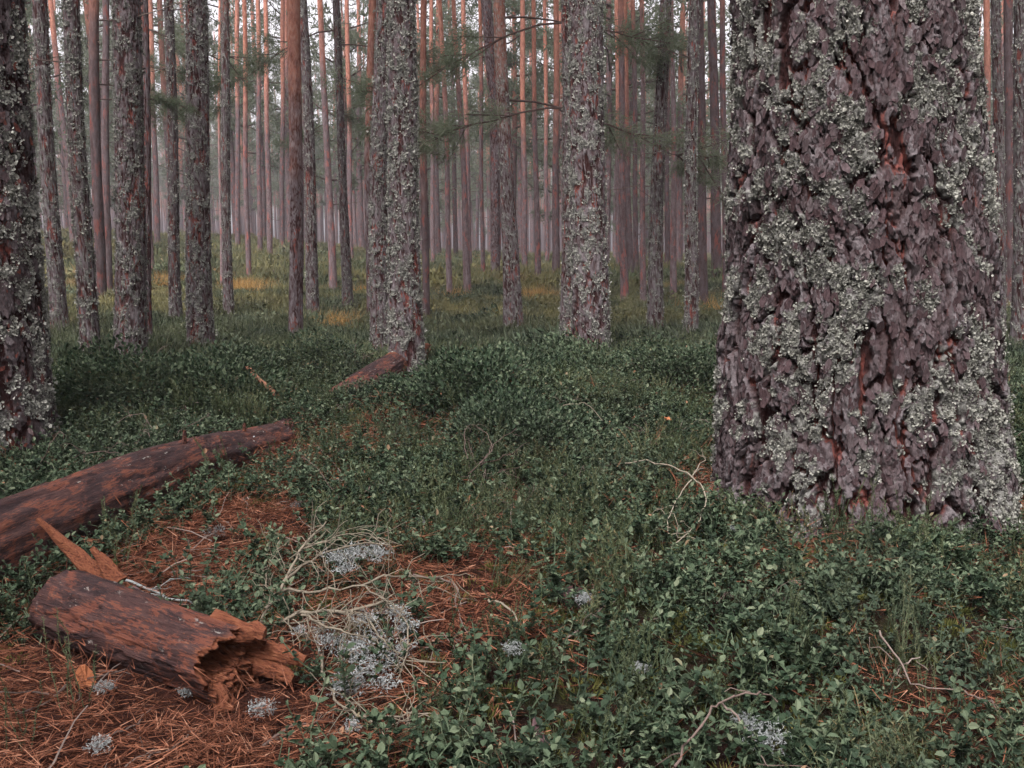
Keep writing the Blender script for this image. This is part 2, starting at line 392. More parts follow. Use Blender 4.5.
# ------------------------------------------------------------------ trunks
def bark_relief(th, z, r0, cw, ch, seed, dep):
    """flaky plated pine bark: height 0..~1"""
    s = th * r0
    lo = fbm(s / cw * .45, z / ch * .5, seed + 1, 3) - .5; hi = fbm(s / cw * 2.4, z / ch * 2.6, seed + 2, 3) - .5
    lo2 = fbm(s / cw * .45 + 40, z / ch * .5 + 9, seed + 3, 3) - .5; hi2 = fbm(s / cw * 2.4 + 31, z / ch * 2.6, seed + 4, 3) - .5
    ws = s + cw * (1.7 * lo + .75 * hi); wz = z + ch * (1.5 * lo2 + .6 * hi2)
    f1, f2, c1 = worley(ws / cw, wz / ch, seed)
    wd = .04 + .30 * fbm(s / cw * .7 + 3, z / ch * .6, seed + 5, 2)
    e = sst(.0, 1, (f2 - f1) / wd)
    e = np.maximum(e, .7 * sst(.52, .62, fbm(s / cw * .8 + 13, z / ch * .7, seed + 6, 3)))
    g1, g2, c2 = worley(ws / cw * 2.1 + 5, wz / ch * 3.0, seed + 20)
    t = fbm(ws / cw * 1.5, wz / ch * 1.5, seed + 30, 4) * 9
    ter = (np.floor(t) + sst(.86, 1, t - np.floor(t))) / 9
    ter2 = .5 * c2 + .5 * sst(0, .15, g2 - g1)
    lf = np.abs(fbm(ws / cw * .60, wz / ch * .20, seed + 50, 4) - .5)
    lng = sst(.006, .045, lf)
    fine = fbm(s / cw * 11, z / ch * 11, seed + 40, 3)
    return np.clip((.26 + .2 * c1) * e * lng + (.66 * ter + .16 * ter2) * (.25 + .75 * e * lng) + .22 * (fine - .5) + .0, -.1, 1.15)

def trunk_grid(zs, nseg, cx, cy, rad, seed, cw, ch, dep, flare=.35, fl_h=.14, lobes=0.0):
    """zs rows; cx,cy,rad functions of z. seam faces away (+Y)."""
    th = np.linspace(0, 2 * np.pi, nseg, endpoint=False)
    T, Z = np.meshgrid(th, zs)
    r = rad(zs)
    rr = (r * (1 + flare * np.exp(-np.maximum(zs + .05, 0) / fl_h)))[:, None]
    rr = rr * (1 + lobes * np.exp(-np.maximum(Z, 0) / .35) * np.cos(T * 3 + seed) + lobes * .6 * np.exp(-np.maximum(Z, 0) / .25) * np.cos(T * 5 + 2 * seed))
    h = bark_relief(T, Z, float(r[0]), cw, ch, seed, dep)
    d = dep * np.minimum(1, (r / r[0]))[:, None]
    big = (fbm(T * 1.2, Z * 1.5, seed + 70, 2) - .5) * .12 * rr
    Q = rr + big + (h - .55) * d
    sx = np.sin(T); sy = np.cos(T)
    P = np.stack([cx(zs)[:, None] + Q * sx, cy(zs)[:, None] + Q * sy, Z], -1)
    gz = np.gradient(P, axis=0); gt = np.roll(P, -1, 1) - np.roll(P, 1, 1)
    N = norm(np.cross(gz, gt)); out = np.stack([sx, sy, 0 * sx], -1)
    N = np.where((N * out).sum(-1, keepdims=True) < 0, -N, N)
    return P, N, h, T, Z

def grid_mesh(name, P, h, mat, lich=None):
    n, m = P.shape[:2]
    i = np.arange(n - 1)[:, None] * m; j = np.arange(m)[None]; j2 = (j + 1) % m
    F = np.stack([i + j, i + m + j, i + m + j2, i + j2], -1).reshape(-1, 4)
    return mk_mesh(name, P.reshape(-1, 3), [F], mat, True, {'plate': np.clip(h, 0, 1), 'lich': np.zeros(h.shape) if lich is None else lich})

def lichen_mask(P, T, h, seed, freq):
    r0 = np.hypot(P[..., 0] - P[..., 0].mean(1, keepdims=True), P[..., 1] - P[..., 1].mean(1, keepdims=True)).mean(1)[0]
    s = T * max(r0, .05); z = P[..., 2]
    return fbm(s * freq * 2.2, z * freq * 1.9, seed + 3, 4) + .55 * (fbm(s * freq * 7, z * freq * 7, seed + 4, 2) - .5)
def lichen_mesh(name, P, N, T, h, m, zlim, n, size, seed, cover=.5, flakes=8, mat=None):
    """ruffled leafy lichen growing on the raised bark, in rosettes of many sizes"""
    g = np.random.default_rng(seed)
    R_, S_ = P.shape[:2]
    rows = np.nonzero((P[:, 0, 2] < zlim[1]) & (P[:, 0, 2] > zlim[0]))[0]
    k = n * 9
    ri = g.choice(rows, k); si = g.integers(0, S_, k)
    p = P[ri, si]; nn = N[ri, si]; mm = m[ri, si]; hh = h[ri, si]
    q1 = np.quantile(mm, 1 - cover)
    ok = (mm + g.normal(size=k) * .012 > q1) & (hh > np.quantile(hh, .33))
    p, nn, mm = p[ok][:n], nn[ok][:n], mm[ok][:n]
    K = len(p); mb = MB()
    t1 = norm(np.cross(nn, np.array([0, 0, 1.0]) + 1e-3)); t2 = np.cross(nn, t1)
    fz = np.exp(g.normal(size=K) * .42); csz = size * .9 * fz; tone = g.random(K)
    for f in range(flakes):
        a = g.random(K) * 2 * np.pi; rr = csz * np.sqrt(g.random(K)) * 1.3
        ta = t1 * np.cos(a)[:, None] + t2 * np.sin(a)[:, None]
        q = p + ta * rr[:, None] + nn * (size * .10 * g.random(K))[:, None]
        lift = .02 + .6 * g.random(K) ** 1.7
        d = norm(ta + nn * lift[:, None] + g.normal(size=(K, 3)) * .3)
        L = size * (.4 + .6 * g.random(K)) * fz ** .6; W = L * (.38 + .3 * g.random(K))
        mb.leaves(q, d, nn - d * .3, L, W, fold=.5, curl=-.35, a=tone)
    return mb.mesh(name, mat or LICHEN)
def scales_mesh(name, P, N, h, m_, zlim, n, size, seed):
    """thin hard bark scales lifting from the plates"""
    g = np.random.default_rng(seed); S_ = P.shape[1]
    rows = np.nonzero((P[:, 0, 2] < zlim[1]) & (P[:, 0, 2] > zlim[0]))[0]
    ri = g.choice(rows, n * 4); si = g.integers(0, S_, n * 4); ok = (h[ri, si] > np.quantile(h[ri, si], .40)) & (m_[ri, si] < np.quantile(m_[rows], .68))
    ri, si = ri[ok][:n], si[ok][:n]
    p, nn = P[ri, si], norm(N[ri, si] * .5 + norm(P[ri, si] - P[ri].mean(1)) * .9); K = len(p)
    up = np.array([0, 0, 1.0]); t1 = norm(np.cross(nn, up)); t2 = np.cross(t1, nn)
    sz = np.minimum(size * np.exp(g.normal(size=K) * .5), size * 2.1); tw = g.normal(size=K) * .35; tilt = .05 + .28 * g.random(K) ** 2; td = g.random(K) * 6.28
    m = 7; V = []
    for i in range(m):
        a = i / m * 6.283 + g.normal(size=K) * .22; r = sz * (.65 + .55 * g.random(K))
        x = np.cos(a) * r * .62; y = np.sin(a) * r * 1.25
        x, y = x * np.cos(tw) - y * np.sin(tw), x * np.sin(tw) + y * np.cos(tw)
        zl = (x * np.cos(td) + y * np.sin(td)) * tilt + sz * .10 + g.random(K) * sz * .12
        V.append(p + t1 * x[:, None] + t2 * y[:, None] + nn * zl[:, None])
    V.append(p + nn * (sz * .13)[:, None])
    V = np.stack(V, 1).reshape(-1, 3); b = np.arange(K)[:, None] * (m + 1)
    F = np.concatenate([b + [[i, (i + 1) % m, m]] for i in range(m)])
    mb = MB(); mb.add(V, F, np.repeat(g.random(K), m + 1)); return mb.mesh(name, SCALE)

def crown_mesh(name, seed, top=9.5, wide=1.9, nb=46, clumps=6, per=26, low=0.0):
    g = np.random.default_rng(seed); mb = MB(); wood = mb
    ga = 0
    for b in range(nb):
        f = (b + g.random()) / nb; z0 = low + f * top
        ga += 2.4 + g.normal() * .3
        if f > .45 and g.random() < .6: continue
        L = wide * (1.05 - .75 * f ** 1.4) * (.6 + .6 * g.random()) * (.65 + .35 * min(1, f * 5))
        el = .05 + .55 * f + g.normal() * .12
        d = np.array([math.cos(ga) * math.cos(el), math.sin(ga) * math.cos(el), math.sin(el)])
        t = np.linspace(0, 1, 5)[:, None]
        pts = np.array([0, 0, z0]) + d * L * t + np.array([0, 0, 1]) * (t ** 2) * L * .12 + g.normal(size=(5, 3)) * .05 * L * t
        wood.tube(pts, np.linspace(.028, .007, 5) * (1.2 - .7 * f), 4, a=1.0, cap=False)
        for c in range(clumps):
            u = .35 + .65 * g.random(); cpt = pts[0] + (pts[-1] - pts[0]) * u + g.normal(size=3) * .17 * L * np.array([1, 1, .5])
            rad = .20 + .16 * g.random()
            dv = norm(g.normal(size=(per, 3)) + np.array([0, 0, .35]))
            pp = cpt + dv * (rad * g.random(per) ** .6)[:, None] * np.array([1, 1, .6])
            mb.needles(pp, dv + g.normal(size=(per, 3)) * .5, .13 + .10 * g.random(per), .016 + .014 * g.random(per))
    return mb.mesh(name, PINE)
CROWNS = [crown_mesh('crown', 100 + i, top=9 + i * .6, wide=1.6 + .2 * (i % 3), nb=36 + 3 * i, low=0, clumps=6, per=26) for i in range(5)]

def dead_branch_mesh(seed, L):
    g = np.random.default_rng(seed); mb = MB(); n = 8
    t = np.linspace(0, 1, n)[:, None]
    k = g.normal(size=3) * .15
    pts = np.array([1, 0, .12]) * L * t + k * L * t ** 2 + np.cumsum(g.normal(size=(n, 3)) * .02 * L, 0) * t
    mb.tube(pts, np.linspace(.014, .004, n), 5)
    for j in range(5):
        i = g.integers(2, n - 1); d = norm(np.array([.7, g.normal() * .7, g.normal() * .5]))
        q = pts[i] + d * L * .3 * np.linspace(0, 1, 4)[:, None] * (.5 + g.random()) + np.cumsum(g.normal(size=(4, 3)) * .01, 0)
        mb.tube(q, np.linspace(.006, .002, 4), 4)
    return mb.mesh('dead_branch', TWIG)
def bough_mesh(seed, L):
    g = np.random.default_rng(seed); mb = MB(); fo = mb; n = 7
    t = np.linspace(0, 1, n)[:, None]
    pts = np.array([1, 0, .05]) * L * t + np.array([0, 0, -.35]) * L * t ** 2 + np.cumsum(g.normal(size=(n, 3)) * .03 * L, 0) * t
    mb.tube(pts, np.linspace(.010, .003, n), 5, a=1.0)
    for j in range(11):
        u = .35 + .65 * g.random(); i = min(int(u * (n - 1)), n - 2); b = pts[i] + (pts[i + 1] - pts[i]) * (u * (n - 1) - i)
        d = norm(np.array([.7, g.normal() * .9, g.normal() * .35 - .25]))
        q = b + d * L * .28 * np.linspace(0, 1, 4)[:, None] * (.5 + .7 * g.random())
        mb.tube(q, np.linspace(.006, .003, 4), 4, a=1.0)
        for c in range(5):
            cp = q[0] + (q[-1] - q[0]) * (.3 + .8 * g.random()) + g.normal(size=3) * .04
            dv = norm(g.normal(size=(48, 3)) + d * .9)
            fo.needles(cp + dv * .02 + g.normal(size=(48, 3)) * .03, dv, .06 + .06 * g.random(48), .0032)
    return mb.mesh('bough', PINE)
DEAD = [dead_branch_mesh(40 + i, .5 + .25 * i) for i in range(5)]
BOUGH = [bough_mesh(60 + i, 1.0 + .3 * i) for i in range(3)]

TREES = []
def pine(px, yb, wb, xt, wt, label, red=9.0, lich=.5, bri=1.0, mid=None, D=None, det=0, flare=.30, H=None, group='pine trunks of the wood', boughs=(), deads=0, lic=0, crown=True):
    """measured pine: base pixel, width at base, centre and width where it leaves the top of the frame"""
    if D is None:
        B = ground(px, yb, .145); B[2] = float(zt(B[0], B[1]))
    else:
        B = atY(px, yb, D); B[2] = float(zt(B[0], B[1]))
    slant = np.linalg.norm(B - CAM)
    t0 = atY(xt, 0, B[1]) - B
    ks = [(0, 0.0)]
    if mid:
        m = atY(mid[0], mid[1], B[1]) - B; ks.append((m[2], m[0]))
    ks.append((t0[2], t0[0]))
    sl = (ks[-1][1] - ks[-2][1]) / (ks[-1][0] - ks[-2][0])
    H = H or random.uniform(15.5, 19)
    if t0[2] < H - 3: ks += [(t0[2] + 2.5, t0[0] + sl * 1.8), (H, t0[0] + sl * 3)]
    kz = np.array([k[0] for k in ks]); kx = np.array([k[1] for k in ks])
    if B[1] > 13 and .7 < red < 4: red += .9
    if B[1] > 13: bri *= 1.3  # bark colour of farther pines lifted in place of light that nearer crowns block
    rb = wb / 2 * B[1] / FPX * 1.0; rt = wt / 2 * B[1] / FPX
    seed = random.randint(1, 9999)
    zt_ = min(t0[2], H * .8)
    rad = lambda z: np.interp(z, [-.3, 0, zt_ * .45, zt_, H], [rb, rb, rb + (rt - rb) * .65, rt, .03 if zt_ < H - 1 else rt * .5])
    def cx(z):
        x = np.interp(z, kz, kx); s = .12 * (kz[1] if len(kz) > 2 else 1)
        return (np.interp(z - .4, kz, kx) + x + np.interp(z + .4, kz, kx)) / 3 + .012 * np.sin(z * 1.3 + seed) * np.minimum(1, np.maximum(z, 0))
    cyf = lambda z: .012 * np.sin(z * 1.1 + seed * 2)
    hv = max(t0[2] + .3, 1.0)
    if det == 3: ns, dz = 300, .008
    elif det == 2: ns, dz = 150, .014
    elif det == 1: ns, dz = 72, .03
    else: ns, dz = 20, .12
    zs = np.concatenate([np.arange(-.25, min(hv, H - .5), dz), np.linspace(min(hv, H - .5), H, 14)])
    dep = min(.022, .13 * rb) * (1.0 if red > 2 else .45)
    P, N, h, T, Z = trunk_grid(zs, ns, cx, cyf, rad, seed, max(.03, rb * .28), max(.07, rb * .6), dep, flare, .14)
    if det == 0: h = .52 + .22 * (h - .45)
    root = thing('pine_tree', label, 'tree', tuple(B), group)
    m = None
    if lic: m = lichen_mask(P, T, h, seed, 4 / max(.1, rb * 2) * .7); q = np.quantile(m, .58)
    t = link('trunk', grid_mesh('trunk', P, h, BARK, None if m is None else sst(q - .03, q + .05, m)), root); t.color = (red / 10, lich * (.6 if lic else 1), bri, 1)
    if det == 3: link('bark_scales', scales_mesh('bark_scales', P, N, h, m, (-.05, hv), 4200, .010, 9), root)
    if lic:
        link('lichen', lichen_mesh('lichen', P, N, T, h, m, (-.05, hv), int(lic * .8), .0095 if det > 1 else .011, seed, cover=.45, flakes=7), root)
    if crown:
        zc = max(8.2, H - 7.5) + random.uniform(-.4, .8)
        s = (H - zc) / 10.0
        o = link('crown', random.choice(CROWNS), root); o.location = (float(cx(np.array([zc]))[0]), 0, zc); o.scale = (random.uniform(.62, .85),) * 2 + (s,); o.rotation_euler[2] = random.uniform(0, 6.28)
    for i in range((deads + 1) // 2):
        z = random.uniform(1.2, max(2.2, min(hv, 5.5))); a = random.uniform(-.9, .9) + (math.pi if random.random() < .5 else 0)
        o = link('dead_branch', random.choice(DEAD), root); o.location = (float(cx(np.array([z]))[0]), 0, z); o.rotation_euler = (0, random.uniform(-.3, .35), a); k = random.uniform(.25, .6); o.scale = (k, k, k)
    for (bx, by, a, k, v) in boughs:
        q = atY(bx, by, B[1]) - B
        o = link('bough', BOUGH[v], root); o.location = (float(cx(np.array([q[2]]))[0]), 0, q[2]); o.rotation_euler = (0, 0, a); o.scale = (k, k, k)
    TREES.append((B[0], B[1], rb * 1.2))
    return root

# ------------------------------------------------------------------ the measured pines
def big_pine():
    Yc = 3.15
    B = atY(866, 500, Yc); B[2] = float(zt(B[0], B[1])) - .02
    # outline measured on the photograph: row, left edge, right edge
    rows = [(0, 735, 966), (85, 732, 972), (170, 728, 980), (292, 732, 989), (365, 722, 991), (438, 716, 996), (500, 712, 1002), (545, 708, 1008)]
    zz, cc, rr = [], [], []
    for py, a, b in rows:
        pa, pb = atY(a, py, Yc), atY(b, py, Yc)
        zz.append(pa[2] - B[2]); cc.append((pa[0] + pb[0]) / 2 - B[0] - .012); rr.append((pb[0] - pa[0]) / 2 * .945)
    zz, cc, rr = zz[::-1], cc[::-1], rr[::-1]
    zz = [-.35] + zz + [zz[-1] + 2, 19.0]; cc = [cc[0]] + cc + [cc[-1] - .06, cc[-1] - .25]; rr = [rr[0] + .03] + rr + [rr[-1] * .9, .05]
    zs = np.concatenate([np.linspace(-.3, 2.25, 720), np.linspace(2.26, 4, 60), np.linspace(4.1, 19, 50)])
    sm = lambda a: (lambda z: (np.interp(z - .08, zz, a) + np.interp(z, zz, a) + np.interp(z + .08, zz, a)) / 3)
    P, N, h, T, Z = trunk_grid(zs, 820, sm(cc), lambda z: 0 * z, sm(rr), 321, .075, .17, .066, 0.02, .2, .015)
    root = thing('pine_tree', 'huge old pine with deeply cracked bark covered in pale lichen, nearest trunk on the right', 'tree', tuple(B), 'pine trunks of the wood')
    m = lichen_mask(P, T, h, 55, 3.4); q = np.quantile(m[:720], .58)
    t = link('trunk', grid_mesh('trunk', P, h, BARK, sst(q - .03, q + .05, m)), root); t.color = (.75, .18, .8, 1)
    link('bark_scales', scales_mesh('bark_scales', P[:720], N[:720], h[:720], m[:720], (-.05, 2.2), 13000, .0095, 8), root)
    link('lichen', lichen_mesh('lichen', P[:720], N[:720], T[:720], h[:720], m[:720], (.0, 2.2), 20000, .0066, 55, cover=.38, flakes=9), root)
    o = link('crown', CROWNS[2], root); o.location = (sm(cc)(np.array([9.0]))[0], 0, 9.5); o.scale = (1.25, 1.25, 1.0)
    TREES.append((B[0], B[1], .47))
big_pine()

G1, G2 = 'pine trunks of the wood', 'far pines fading into the haze'
# x, y of base | base width | x, width at the top of the frame
pine(0, 415, 96, -24, 84, 'dark rugged pine trunk cut off by the left picture edge, standing behind the fallen log', lich=.5, bri=.7, det=3, lic=9000, flare=.12)
pine(60, 321, 16, 39, 13, 'slim grey pine leaning left, first trunk right of the dark trunk at the left edge', lich=.45, det=1, lic=900, mid=(49, 170), deads=3)
pine(91, 353, 19, 73, 14, 'grey lichen-speckled pine left of the thick silver pine, a pale leaning trunk behind it', lich=.6, det=1, lic=1500, mid=(80, 180), deads=2)
pine(75, 254, 7, 50, 4.5, 'pale pinkish pine leaning strongly left behind the grey lichen-speckled pine', red=3.6, lich=.1, bri=1.35, mid=(67, 160), D=28)
pine(100, 296, 11, 94, 9, 'dark pine with red-brown upper bark beside the thick silver pine, left side', red=2.6, lich=.15, bri=.85, mid=(97, 170), deads=5, boughs=[(95, 60, .3, 1.0, 1), (95, 100, -.2, .9, 0), (95, 20, .1, 1.1, 2), (95, 84, .9, 1.0, 1)])
pine(107, 289, 9, 105, 6, 'thin pine almost touching the left flank of the thick silver pine', red=5, lich=.3, bri=.8)
pine(128, 353, 31, 129, 25, 'thick silver-grey pine with reddish peeling patches low on its trunk', lich=.75, det=2, lic=2600, mid=(129, 170), deads=1, boughs=[(129, 98, .1, .35, 0)])
pine(147, 332, 9, 144, 6, 'thin grey pine peeking out from behind the right flank of the thick silver pine', lich=.4, det=1, bri=.95)
pine(151, 274, 6, 143, 4, 'thin far pine with glowing orange upper bark right of the thick silver pine', red=1.6, lich=.1, bri=1.2)
pine(158, 252, 6, 150, 4, 'thin distant pine between the thick silver pine and the dark knobbly pine', red=2.6, lich=.1, bri=.95, D=30, group=G1)
pine(175, 306, 12, 168, 8.5, 'dark knobbly slim pine with branch stubs between the two thick silver-grey pines', lich=.35, bri=.68, det=1, lic=500, mid=(173, 170), deads=6)
pine(201, 344, 26, 195, 20, 'silver-grey pine evenly coated in lichen, second thick one from the left', lich=.72, det=2, lic=2200, mid=(197, 170), deads=3)
pine(228, 311, 10, 224, 7.5, 'slim grey pine turning red-brown high up, right of the evenly lichen-coated pine', red=2.6, lich=.6, det=1, lic=500, mid=(226, 170), deads=2)
pine(221, 285, 3, 219, 2.3, 'very thin pale pink stem close to the slim grey pine', red=.8, lich=.0, bri=1.45, H=11)
pine(238, 256, 5, 237, 4, 'thin distant pine left of the pinkish pole-thin pine', red=3, lich=.2, D=30)
pine(249, 280, 5.5, 244, 4, 'pole-thin pinkish pine standing alone left of the smooth red pine', red=1.2, lich=.35, bri=1.2, mid=(246, 170), deads=2)
pine(260, 266, 5, 258, 4, 'thin far pine, first right of the pole-thin pinkish pine', red=4.5, lich=.3, D=27)
pine(270, 269, 5.5, 265, 4, 'thin far pine with orange top, between the pole-thin pinkish pine and smooth red pine', red=2.2, lich=.4, bri=1.1, D=25)
pine(282, 258, 5, 283, 4, 'thin dark far pine just left of the smooth red pine', red=3, lich=.15, bri=.8, D=31)
pine(295, 334, 14, 295, 12, 'smooth reddish pine with few lichen spots, left of centre behind the log', red=1.0, lich=.28, bri=1.05, det=2, mid=(294.5, 170), flare=.45)
pine(302, 276, 3.2, 304, 2.5, 'spindly pale stem between the smooth red pine and its grey neighbour', red=2, lich=.6, bri=1.1, H=12)
pine(313, 311, 12.5, 302, 9, 'grey pine half hidden close behind the right side of the smooth red pine', red=4.5, lich=.5, bri=.9, det=1, lic=500, mid=(310, 170))
pine(333, 287, 8, 319, 5, 'pale smooth pine leaning left with flaky orange upper bark and a hanging green bough', red=2.2, lich=.12, bri=1.3, mid=(327, 130), boughs=[(328, 110, .9, .8, 0), (329, 125, 2.4, .7, 1), (328, 135, 3.0, .75, 0)], deads=3)
pine(348, 304, 10.5, 335, 6.5, 'dark grey-green slim pine right of the pale smooth leaning pine', lich=.42, bri=.72, det=1, lic=400, mid=(343, 170), deads=6, boughs=[(336, 30, 2.9, 1.1, 2), (337, 45, .2, .9, 1)])
pine(351, 266, 5, 347, 4, 'thin reddish far pine peeping out right of the dark grey-green slim pine', red=2.4, lich=.1, D=27)
pine(381, 346, 21, 383, 14, 'lichen-grey pine pressed behind the left side of the thick central-left pine', red=8, lich=.62, bri=.95, det=2, lic=1700, mid=(379, 170))
pine(371, 313, 8.5, 372.5, 7, 'red-barked pine showing at the left edge of the overlapping pair of lichen pines', red=1.4, lich=.2, bri=.8, det=1, mid=(368.5, 190))
pine(407, 357, 36, 401, 25, 'thick mottled pine with red flakes at its foot where the fallen log ends', lich=.7, det=2, lic=4200, mid=(404, 170), flare=.12)
pine(426, 312, 7.5, 424, 6, 'red pine appearing at the right edge of the thick mottled pine', red=1.5, lich=.2, bri=.85, mid=(424, 190), deads=3)
pine(450, 294, 6, 440, 4, 'slender bright orange pine, first trunk standing free right of the thick mottled pine', red=1.3, lich=.3, bri=1.2, mid=(446.5, 150), deads=3)
pine(468, 292, 8, 454, 4, 'slender pink-orange pine leaning left, partnered by a redder stem behind', red=1.6, lich=.35, bri=1.15, mid=(463, 170), deads=2)
pine(470, 271, 5.5, 463, 4, 'redder stem right behind the slender pink-orange leaning pine', red=2, lich=.1, bri=.85, D=25)
pine(433, 262, 4.5, 431, 3.5, 'thin far pine close to the right of the thick mottled pine, behind the red one', red=3.5, lich=.3, D=29)
pine(483, 282, 4.5, 480, 3.5, 'thin grey-pink pine left of the crossing pair of pines', red=2.6, lich=.3)
pine(495, 282, 9, 486, 10, 'purple-grey pine behind the flaring red-sided pine, the two crossing near the top', red=7, lich=.3, bri=.8, det=1, mid=(496, 150), deads=2)
pine(514, 329, 20, 500, 11, 'pine with a red-sided trunk and wide flaring foot, left of the centre pine', red=1.5, lich=.2, bri=1.0, det=2, lic=250, mid=(506.5, 170), flare=.5, boughs=[(503, 18, .15, 1.1, 1), (504, 100, .2, 1.15, 2)])
pine(525, 266, 6, 522, 4.5, 'thin red far pine just right of the flaring red-sided pine', red=2, lich=.1, bri=.85, D=27)
pine(538, 284, 6.5, 533, 4, 'thin far red pine, middle of the group left of the centre pine', red=1.8, lich=.3, bri=.95, mid=(536, 170))
pine(547, 266, 4.5, 545, 3.5, 'thin distant stem close to the double red far pine left of the centre pine', red=2.4, lich=.1, D=29)
pine(556, 282, 8, 556, 5, 'stout red far pine touching the left outline of the centre pines', red=1.5, lich=.1, bri=.85, D=19)
pine(569, 343, 19, 571, 15, 'grey pine half hidden at the left of the thick lichen-clad centre pine', lich=.6, det=2, lic=1300, mid=(570, 170), boughs=[(571, 22, 3.0, .9, 2), (571, 108, 2.9, .9, 1)])
pine(591, 347, 37, 587, 31, 'thick lichen-clad pine at the centre with raw red patches low on its bark', lich=.62, det=2, lic=4600, mid=(589, 170), flare=.08)
pine(618, 272, 4.5, 617, 4, 'thin red far pine just right of the centre pine', red=1.6, lich=.1, D=24)
pine(625, 296, 8.5, 620, 5, 'grey pine turning vivid orange-red high up, first clear one right of the centre pine', red=2.2, lich=.3, bri=1.05, mid=(622.5, 170), deads=2)
pine(631, 285, 6.5, 624, 4, 'dark red pine half covered by the vivid orange-red one', red=1.3, lich=.1, bri=.8)
pine(637, 279, 5.5, 633, 4, 'grey far pine between the vivid orange-red pine and the slender orange one', red=4, lich=.25, bri=.85)
pine(644, 303, 7, 641, 3.8, 'slender pine with orange upper bark left of the dark ringed pine', red=2.2, lich=.4, bri=1.1, mid=(643, 170), deads=3)
pine(656, 333, 16.5, 664.5, 10.5, 'dark ringed pine leaning right with lichen tufts, between orange slender pines', lich=.6, bri=.85, det=1, lic=900, mid=(658, 170), deads=4)
pine(667, 273, 5.5, 668, 4, 'dark far pine close right of the dark ringed pine', red=4, lich=.1, bri=.65, D=23)
pine(674, 297, 7, 672, 4, 'slender pinkish pine between the dark ringed pine and the tufted grey pine', red=2.6, lich=.35, bri=1.2, mid=(673, 170), deads=2)
pine(691, 334, 14, 695, 10, 'grey pine with shaggy lichen tufts, nearest left neighbour of the huge old pine', lich=.75, bri=.95, det=1, lic=1100, mid=(691.5, 170), deads=4)
pine(704, 304, 10, 700, 7, 'smooth reddish-grey pine half hidden behind the shaggy tufted grey pine', red=4.2, lich=.25, bri=.85, mid=(701, 170))
pine(718, 281, 11, 712, 8, 'dark far pine close to the left outline of the huge old pine', red=6, lich=.2, bri=.65, mid=(715, 170))
pine(727, 291, 8, 722, 5, 'reddish pine peeking out left of the huge old pine', red=2.4, lich=.2, bri=.8)
pine(988, 296, 7, 986, 5.5, 'red slender pine close to the right outline of the huge old pine', red=1.2, lich=.15, bri=.85)
pine(1000, 331, 13, 996, 8, 'grey pine with a reddish top, right of the huge old pine', red=3.2, lich=.5, bri=.95, det=1, lic=500, mid=(999, 170))
pine(1010, 303, 9, 1009, 8, 'reddish-grey pine second from the right picture edge', red=3.4, lich=.3, bri=.85, deads=2)
pine(1023, 336, 18, 1023, 15, 'lichen-ringed grey pine at the right picture edge', lich=.6, bri=.8, det=1, lic=600)

# far stand: individual pines sharing a few trunk meshes
FARM = []
for i in range(6):
    H = 15.5 + i * .5; k = random.uniform(-.25, .25); ph = random.random() * 6
    zs = np.concatenate([np.linspace(-.3, 7, 40), np.linspace(7.4, H, 14)])
    P, N, h, T, Z = trunk_grid(zs, 12, lambda z: k * (z / H) ** 2 * 1.5 + .04 * np.sin(z * .6 + ph), lambda z: .03 * np.sin(z * .5 + ph), lambda z: np.interp(z, [-.3, 0, 7, H], [.125, .125, .092, .02]), 900 + i, .06, .14, .008, .3, .14)
    FARM.append((grid_mesh('trunk', P, .52 + .22 * (h - .45), BARK), H))
proto = []
for me, H in FARM: proto.append((me, H))
SECT = [(-.8, 'left of the thick silver-grey pine'), (-.375, 'between the two thick silver-grey pines on the left'), (-.31, 'between the lichen-coated pine and the smooth red pine'), (-.21, 'between the smooth red pine and the thick mottled pine'),
        (-.09, 'between the thick mottled pine and the crossing pair'), (.0, 'between the flaring red-sided pine and the centre pine'), (.10, 'between the centre pine and the huge old pine'), (.27, 'behind the huge old pine'), (.50, 'right of the huge old pine')]
cnt = 0; tries = 0; placed = [(t[0], t[1]) for t in TREES]
while cnt < 215 and tries < 40000:
    tries += 1
    Y = 19 + 72 * random.random() ** .85
    a = random.uniform(-.66, .66); X = a * Y
    if Y < 27 and abs(a) < .56 and random.random() < .9: continue
    if min((X - p[0]) ** 2 + (Y - p[1]) ** 2 for p in placed) < 1.5 ** 2: continue
    placed.append((X, Y)); cnt += 1
    me, H = random.choice(proto)
    sec = [t for lo, t in SECT if a >= lo][-1]
    dist = 'thin distant' if Y < 48 else 'hazy remote'
    label = dist + ' pine ' + sec
    k = random.uniform(.75, 1.3)
    r = thing('pine_tree', label, 'tree', (X, Y, float(zt(X, Y))), dist + ' pines ' + sec)
    t = link('trunk', me, r); t.rotation_euler = (random.gauss(0, .012), random.gauss(0, .012), random.uniform(0, 6.28)); t.scale = (k, k, 1)
    t.color = (random.uniform(.34, .80), random.uniform(.1, .45), random.uniform(.85, 1.55), 1)
    zc = H - random.choice((11.0, 12.5, 13.2, 14.0)) + random.uniform(-.8, .8)
    c = link('crown', random.choice(CROWNS), r); c.location = (0, 0, zc); s = random.uniform(.95, 1.2); c.scale = (s, s, (H - zc) / 10.2); c.rotation_euler[2] = random.uniform(0, 6.28)
    if Y < 40 and random.random() < .5:
        z = random.uniform(2, 6); o = link('dead_branch', random.choice(DEAD), r); o.location = (0, 0, z); o.rotation_euler = (0, 0, random.uniform(0, 6.28))

